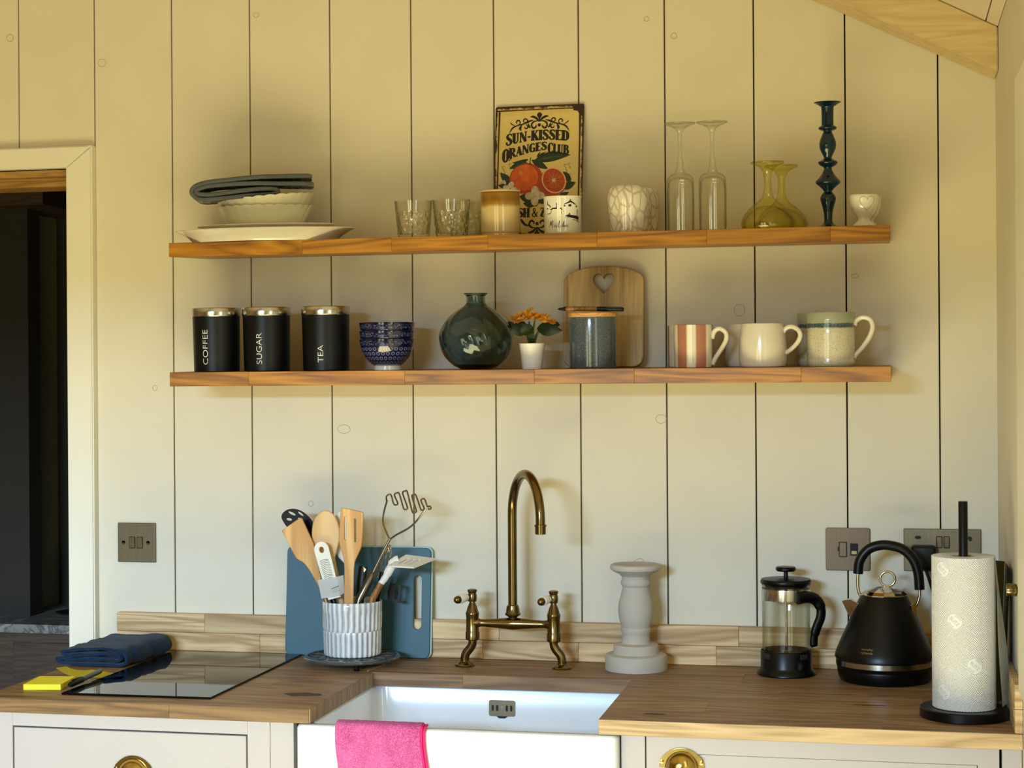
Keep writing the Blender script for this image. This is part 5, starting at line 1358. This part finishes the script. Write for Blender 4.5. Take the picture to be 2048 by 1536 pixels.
# chalk grey candle pillar
cpq = thing('pillar_candle_holder', 'chunky turned pale grey candle holder right of the tap', 'candle holder', V(.6028, -.0840, 0))
q = .992e-3
pr_ = [(61.5, 0), (62, 3), (62, 26), (60.5, 29), (58, 30.5), (46.5, 32), (45.5, 34), (45.5, 47), (44, 50), (29.5, 52.5), (28.3, 55), (27.5, 70), (28.5, 72.5), (30, 76), (30, 81.5), (28.5, 84), (29.5, 86.5), (33.5, 100), (35.5, 116), (34.5, 132), (30, 148), (26.8, 162), (26.5, 165), (29, 168), (30, 172), (29, 177), (27.2, 181), (28.5, 186), (34, 191), (44, 195.5), (50, 199.5), (51.3, 204), (50, 208), (46.5, 210.2), (42, 208.5), (0, 207.5)]
obj('column', lathe([(0, 0)] + [(r * q, z * q) for r, z in pr_], 64), GREYC, cpq, True, 28)

# french press
fpz = thing('cafetiere', 'glass cafetiere with black lid, handle and base', 'coffee maker', V(.8978, -.0920, 0))
obj('base', lathe([(0, 0), (.0555, 0), (.0568, .002), (.0562, .006), (.0515, .011), (.0495, .0165), (.0495, .046), (.0480, .048), (.0470, .046), (.0470, .012), (0, .0115)], 56), BLACKS, fpz)
obj('beaker', lathe([(0, .0135), (.042, .0135), (.0455, .016), (.0462, .022), (.0462, .172), (.0470, .174), (.0462, .1745), (.0446, .172), (.0446, .022), (.042, .0165), (0, .016)], 64), CLEAR, fpz)
obj('band', lathe([(.0466, .145), (.0470, .145), (.0472, .147), (.0472, .165), (.0470, .167), (.0466, .167)], 56, closed=True), STEEL, fpz)
obj('lid', lathe([(0, .1700), (.041, .1700), (.043, .1745), (.0478, .1755), (.0492, .178), (.0492, .1815), (.047, .1850), (.030, .1872), (.008, .1880), (0, .1880)], 56), BLACKS, fpz)
obj('knob', lathe([(0, .187), (.0045, .187), (.0042, .1985), (.017, .2000), (.0195, .2025), (.0195, .2065), (.0175, .2085), (0, .2092)], 36), BLACKS, fpz)
obj('plunger_rod', tube([(0, 0, .036), (0, 0, .190)], .0026, 12), CHROME, fpz)
obj('plunger_disc', lathe([(0, .0300), (.0425, .0300), (.0440, .0320), (.0440, .0370), (.0425, .0385), (.012, .0395), (.006, .046), (0, .046)], 48), metal('mesh_steel', '8d8d88', .3), fpz)
hq = [(.0235, -.042, .152), (.0400, -.028, .1535), (.0560, -.014, .1480), (.0660, -.010, .134), (.0668, -.010, .115), (.0600, -.010, .096), (.0545, -.010, .078), (.0530, -.010, .063), (.0545, -.010, .056)]
obj('handle', tube(cr(hq, 5), [.0118] * 6 + [.0115] * 10 + [.0100] * 14 + [.0085] * 8 + [.007] * 3, 14, flat=.75), BLACKS, fpz, True, 70)
for s in (-1, 1):
    obj('slot', box(-.009, .009, -.0502, -.0485, .034, .044, .0004), plain('gap_glass', '2c2a24', .3), fpz, False).rotation_euler = (0, 0, s * .8)

# kettle
kt = thing('kettle', 'matt black pyramid kettle with chrome lid and hoop handle', 'kettle', V(1.0838, -.1270, 0))
obj('base', lathe([(0, 0), (.078, 0), (.083, .002), (.0865, .010), (.0885, .0215), (.0880, .0245), (0, .0245)], 72), BLACKS, kt)
obj('body', lathe([(0, .0243), (.0885, .0243), (.0898, .0300), (.0902, .0305), (.0902, .0425), (.0925, .0445), (.0922, .0490), (.0895, .058), (.0800, .080), (.0690, .105), (.0580, .130), (.0490, .150), (.0440, .1595), (.0430, .1612), (0, .1612)], 72), BLACKS, kt, True, 35)
obj('trim_band', lathe([(.0903, .0315), (.0909, .0320), (.0909, .0415), (.0903, .0420)], 72), STEEL, kt)
obj('lid', lathe([(.0420, .1608), (.0432, .1618), (.0430, .1635), (.036, .1690), (.020, .1745), (.008, .1780), (0, .1785)], 12), CHROME, kt, False)
rg = [(.0138 * cos(2 * PI * k / 28), 0, .1920 + .0138 * sin(2 * PI * k / 28)) for k in range(28)]
rg_ = obj('lid_ring', tube(rg, .0026, 10, closed=True), CHROME, kt); rg_.location = (.007, 0, 0)
KQ = .9495e-3
def K(u, v, y=0): return ((u - 1769) * KQ, y, (1360 - v) * KQ)
hx_ = cr([K(1718.5, 1148), K(1722, 1122), K(1738, 1100), K(1760, 1091), K(1783, 1091), K(1808, 1099), K(1827, 1119), K(1836, 1146), K(1838.5, 1178)], 6)
obj('handle', tube(hx_, .0095, 16, up=(0, 1, 0)), BLACKS, kt)
obj('handle_arm', tube(cr([K(1718.3, 1146), K(1718, 1172), K(1721, 1188), K(1729, 1198), K(1736, 1204)], 5), .0032, 12), CHROME, kt)
obj('handle_arm', tube(cr([K(1838.5, 1176), K(1838, 1192), K(1834, 1205), K(1828, 1214), K(1822, 1218)], 5), .0032, 12), CHROME, kt)
br_ = obj('bracket', upright(plate([[(-.010, .010), (.004, .014), (.010, -.008), (.006, -.016), (-.002, -.010)]], .003, .0006)), PULLB, kt, False); br_.location = K(1826, 1218, -.016); br_.rotation_euler = (0, 0, .9)
sp_ = bmesh.new()
a = [Vector(K(*c)) for c in ((1685, 1203, -.004), (1704, 1198, -.016), (1721, 1206, -.020), (1704, 1243, -.004), (1704, 1198, .012), (1721, 1206, .018))]
v_ = [sp_.verts.new(c) for c in a]
for f in ((0, 1, 2, 3), (0, 3, 5, 4), (0, 4, 1), (1, 4, 5, 2)): sp_.faces.new([v_[i] for i in f])
bmesh.ops.recalc_face_normals(sp_, faces=sp_.faces[:]); bmesh.ops.bevel(sp_, geom=sp_.edges[:], offset=.0012, segments=2, affect='EDGES')
obj('spout', sp_, CHROME, kt, True, 30)
for i, tx in enumerate(('morphy', 'richards')):
    m_ = text_mesh(tx, .0042, .0215, bold=.012)
    obj('badge', wrap(m_, .083, -.50, .0665 - .0058 * i, rfun=lambda z: .0901 - (z - .058) * .436), LABELG, kt, False)
cd = obj('cord', tube(cr([(.112, .116, .178), (.110, .098, .140), (.104, .08, .090), (.108, .06, .040), (.096, .055, .010), (.072, .045, .006)], 6), .0030, 10), BLACK, kt)

# kitchen roll
kr = thing('kitchen_roll_stand', 'black kitchen roll stand with an upright rod', 'stand', V(1.2155, -.4640, 0))
obj('base', lathe([(0, 0), (.0715, 0), (.0735, .0015), (.0735, .0150), (.0715, .0168), (0, .0168)], 72), BLACKS, kr)
obj('rod', lathe([(.0072, .016), (.0078, .018), (.0078, .3630), (.0070, .3640), (0, .3642)], 24), BLACKS, kr)
kp = thing('kitchen_roll', 'white embossed paper towel roll on the black stand', 'paper towel', V(1.2155, -.4640, .0172))
RR = .0525
obj('roll', lathe([(.0215, 0), (RR - .001, 0), (RR, .0008), (RR, .2545), (RR - .001, .2552), (.0215, .2552), (.0205, .250), (.0205, .004)], 96, closed=True), ROLLP, kp)
obj('core', lathe([(.0200, .002), (.0205, .2535), (.0192, .2535), (.0190, .002)], 40, closed=True), plain('card_core', '8a7450', .8), kp)
bm = bmesh.new(); rows = []
for j in range(15):
    t = j / 14; z = .2550 - .2500 * t
    row = []
    for i in range(9):
        s = i / 8; x = (1 - s) * (RR * .93 + .001 + .010 * t) + s * (RR + .0012 + .0275 * t) + .0008 * sin(8 * t + 3 * s); y = (1 - s) * (-RR * .37 - .004 * t) + s * .028
        row.append(bm.verts.new((x, y, z + .004 * s * t)))
    rows.append(row)
for a, b in zip(rows, rows[1:]):
    for k in range(8): bm.faces.new((a[k], a[k + 1], b[k + 1], b[k]))
bmesh.ops.solidify(bm, geom=bm.faces[:], thickness=.0005)
obj('loose_sheet', bm, ROLLP, kp)
EMB_SHADE = plain('emboss_shade', 'b2b6b4', .75)  # pressed lines drawn flat, their shade put into the grey
for (ph, z) in ((-.33, .150), (.30, .0765), (-.72, .030), (-.75, .235)):
    ss = [[(.0135 * cos(2 * PI * k / 30), .0135 * sin(2 * PI * k / 30), .0009) for k in range(31)], [(.0112 * cos(a), .0112 * sin(a), .0008) for a in [PI * (.05 + .4 * k / 8) for k in range(9)]], [(.0112 * cos(a), .0112 * sin(a), .0008) for a in [PI * (1.05 + .4 * k / 8) for k in range(9)]], [(.0088 * cos(a), .0088 * sin(a), .0008) for a in [PI * (.08 + .4 * k / 8) for k in range(9)]], [(.0088 * cos(a), .0088 * sin(a), .0008) for a in [PI * (1.08 + .4 * k / 8) for k in range(9)]]]
    ds_ = [[(x / 6 * math.sqrt(max(.0148 ** 2 - y * y, 1e-9)), y, .00125) for x in range(-6, 7)] for y in [-.0142 + .00118 * q_ for q_ in range(25)]]
    obj('embossed_patch', wrap(flat_strokes(ds_), RR, ph, z), plain('smooth_paper', 'dadad6', .75, var=.01) if ph == -.33 else MATS['smooth_paper'], kp, False)
    obj('embossed_ring', wrap(flat_strokes(ss, .0003), RR, ph, z), EMB_SHADE, kp, False)
    m_ = text_mesh('BLITZ', .0058, .0185); m_.transform(Matrix.Rotation(math.radians(-42), 4, 'Z') @ Matrix.Translation((-.0092, -.0029, 0)))
    m_.transform(Matrix.Translation((0, 0, .0003)))
    obj('embossed_word', wrap(m_, RR, ph, z), EMB_SHADE, kp, False)

# booklet and folder in the corner
def leaning(name, p, thick, m, par):
    """flat sheet through four corners given about the thing's base, with thickness"""
    bm = bmesh.new(); bm.faces.new([bm.verts.new(c) for c in p]); bmesh.ops.solidify(bm, geom=bm.faces[:], thickness=thick)
    bmesh.ops.recalc_face_normals(bm, faces=bm.faces[:]); return obj(name, bm, m, par, False)
bk = thing('booklet', 'olive green booklet standing in the corner behind the kitchen roll', 'booklet', V(1.2580, -.3000, .0005))
leaning('cover', [(-.022, .025, .0), (.024, -.026, .0), (.0345, -.019, .2480), (-.012, .031, .2480)], .003, GREENB, bk)
leaning('red_mark', [(.0205, -.0155, .196), (.0290, -.0248, .203), (.0294, -.0245, .212), (.0208, -.0152, .201)], .0003, REDI, bk).location = (-.0022, -.0022, 0)
fo = thing('folder', 'thin black folder propped against the right side wall', 'folder', V(1.2805, -.3400, .0005))
leaning('cover', [(.004, -.070, 0), (.004, .060, 0), (.0155, .060, .2430), (.0155, -.060, .2430)], .0025, BLACK, fo)

# ------------------------------------------------------------------ wall fittings
def rocker(par, x, z, w_=.010, h_=.0195, m_=ROCK, y=-.006):
    r = obj('rocker', box(-w_ / 2, w_ / 2, -.0022, .002, -h_ / 2, h_ / 2, .0008), m_, par, False); r.location = (x, y, z); r.rotation_euler = (math.radians(5), 0, 0)
    obj('rocker_surround', upright(plate([rrect(w_ + .003, h_ + .003, .001, 2)], .0006)), BLACK, par, False).location = (x, y + .0002, z)
ls_ = thing('light_switch', 'brushed bronze double light switch left of the worktop', 'switch', V(-.4958, -.0005, .2288))
obj('plate', box(-.0435, .0435, -.0058, 0, -.0425, .0425, .0012), SWITCH, ls_, False)
for x in (-.0095, .0080): rocker(ls_, x, 0, .0115, .0225)
for x in (-.0300, .0270):
    s_ = obj('screw', lathe([(.0042, 0), (.0042, .0008), (.003, .0002), (0, .0002)], 16), BLACK, ls_); s_.rotation_euler = (PI / 2, 0, 0); s_.location = (x, -.0056, 0)
fs = thing('fused_switch', 'brushed bronze fused spur plate left of the double socket', 'switch', V(1.0146, -.0005, .2355))
obj('plate', upright(plate([rrect(.0865, .0845, .004)], .004, .001)), SPURM, fs, False).location = (0, -.0022, 0)
obj('fuse_holder', box(-.0165, -.0025, -.0060, -.003, -.0145, .0135, .0008), SPURM, fs, False)
obj('fuse_surround', upright(plate([rrect(.0165, .0305, .001, 2)], .0006)), BLACK, fs, False).location = (-.0095, -.0044, -.0005)
obj('fuse_slot', box(-.0200, -.0165, -.0048, -.003, -.004, .005, .0003), BLACK, fs, False)
rocker(fs, .0120, -.0005, .0125, .0215, BLACK, -.0045)
obj('rocker_face', box(.0065, .0175, -.0068, -.0062, -.0100, -.0030, .0004), ROCK, fs, False)
ds = thing('double_socket', 'brushed bronze double wall socket behind the kettle and roll', 'socket', V(1.1956, -.0005, .2362))
obj('plate', box(-.0735, .0735, -.0058, 0, -.0415, .0415, .0012), SWITCH, ds, False)
for x in (-.0055, .0085): rocker(ds, x, .0155, .0095, .0205)
for x in (-.0460, .0500):
    obj('indicator', upright(plate([rrect(.012, .0062, .003)], .0008)), BLACK, ds, False).location = (x, -.0059, .0245)
obj('socket_mark', upright(plate([rrect(.006, .008, .003)], .0012)), BLACK, ds, False).location = (.0530, -.0060, .0220)
for dx, dz in ((.040, -.004), (.033, -.022), (.047, -.022)):
    obj('pin_slot', box(dx - .004, dx + .004, -.0064, -.0056, dz - .002, dz + .002), BLACK, ds, False)
pg = thing('plug', 'black plug in the left outlet of the double socket', 'plug', V(1.1590, -.0070, .2225))
obj('body', box(-.0235, .0235, -.032, 0, -.023, .0245, .006, seg=3), BLACK, pg)
obj('cord', tube(cr([(.004, -.012, -.022), (.012, -.014, -.045), (.026, -.010, -.095), (.036, -.010, -.130)], 6), .0032, 10), BLACK, pg)
# tall cream door frame and its brass latch at the right edge
dc = structure('door_3', 'bright cream frame at the right edge of the picture')
obj('frame_post', prism([(XR - .004, ZW + .0795), (XR + .02, ZW + .0795), (XR + .02, ZW + 1.040), (XR - .004, ZW + 1.040)], -.66, -.606, .001), TRIM, dc, False)
obj('frame_post', box(XR - .012, XR + .02, -1.24, -.66, ZW + .0795, ZW + 1.040, .002), TRIM, dc, False)
kb = thing('brass_latch', 'small round brass latch knob on the right wall', 'latch', V(XR - .001, -.590, .2305))
o_ = obj('knob', lathe([(0, 0), (.005, 0), (.005, .006), (.0098, .0075), (.0105, .010), (.0105, .020), (.0095, .0235), (0, .0240)], 28), BRASS, kb); o_.rotation_euler = (0, -PI / 2, 0)
obj('gap_strip', box(-.0012, 0, -.004, .004, -.045, .045), BLACK, kb, False)  # black strip drawn for the dark gap beside the frame
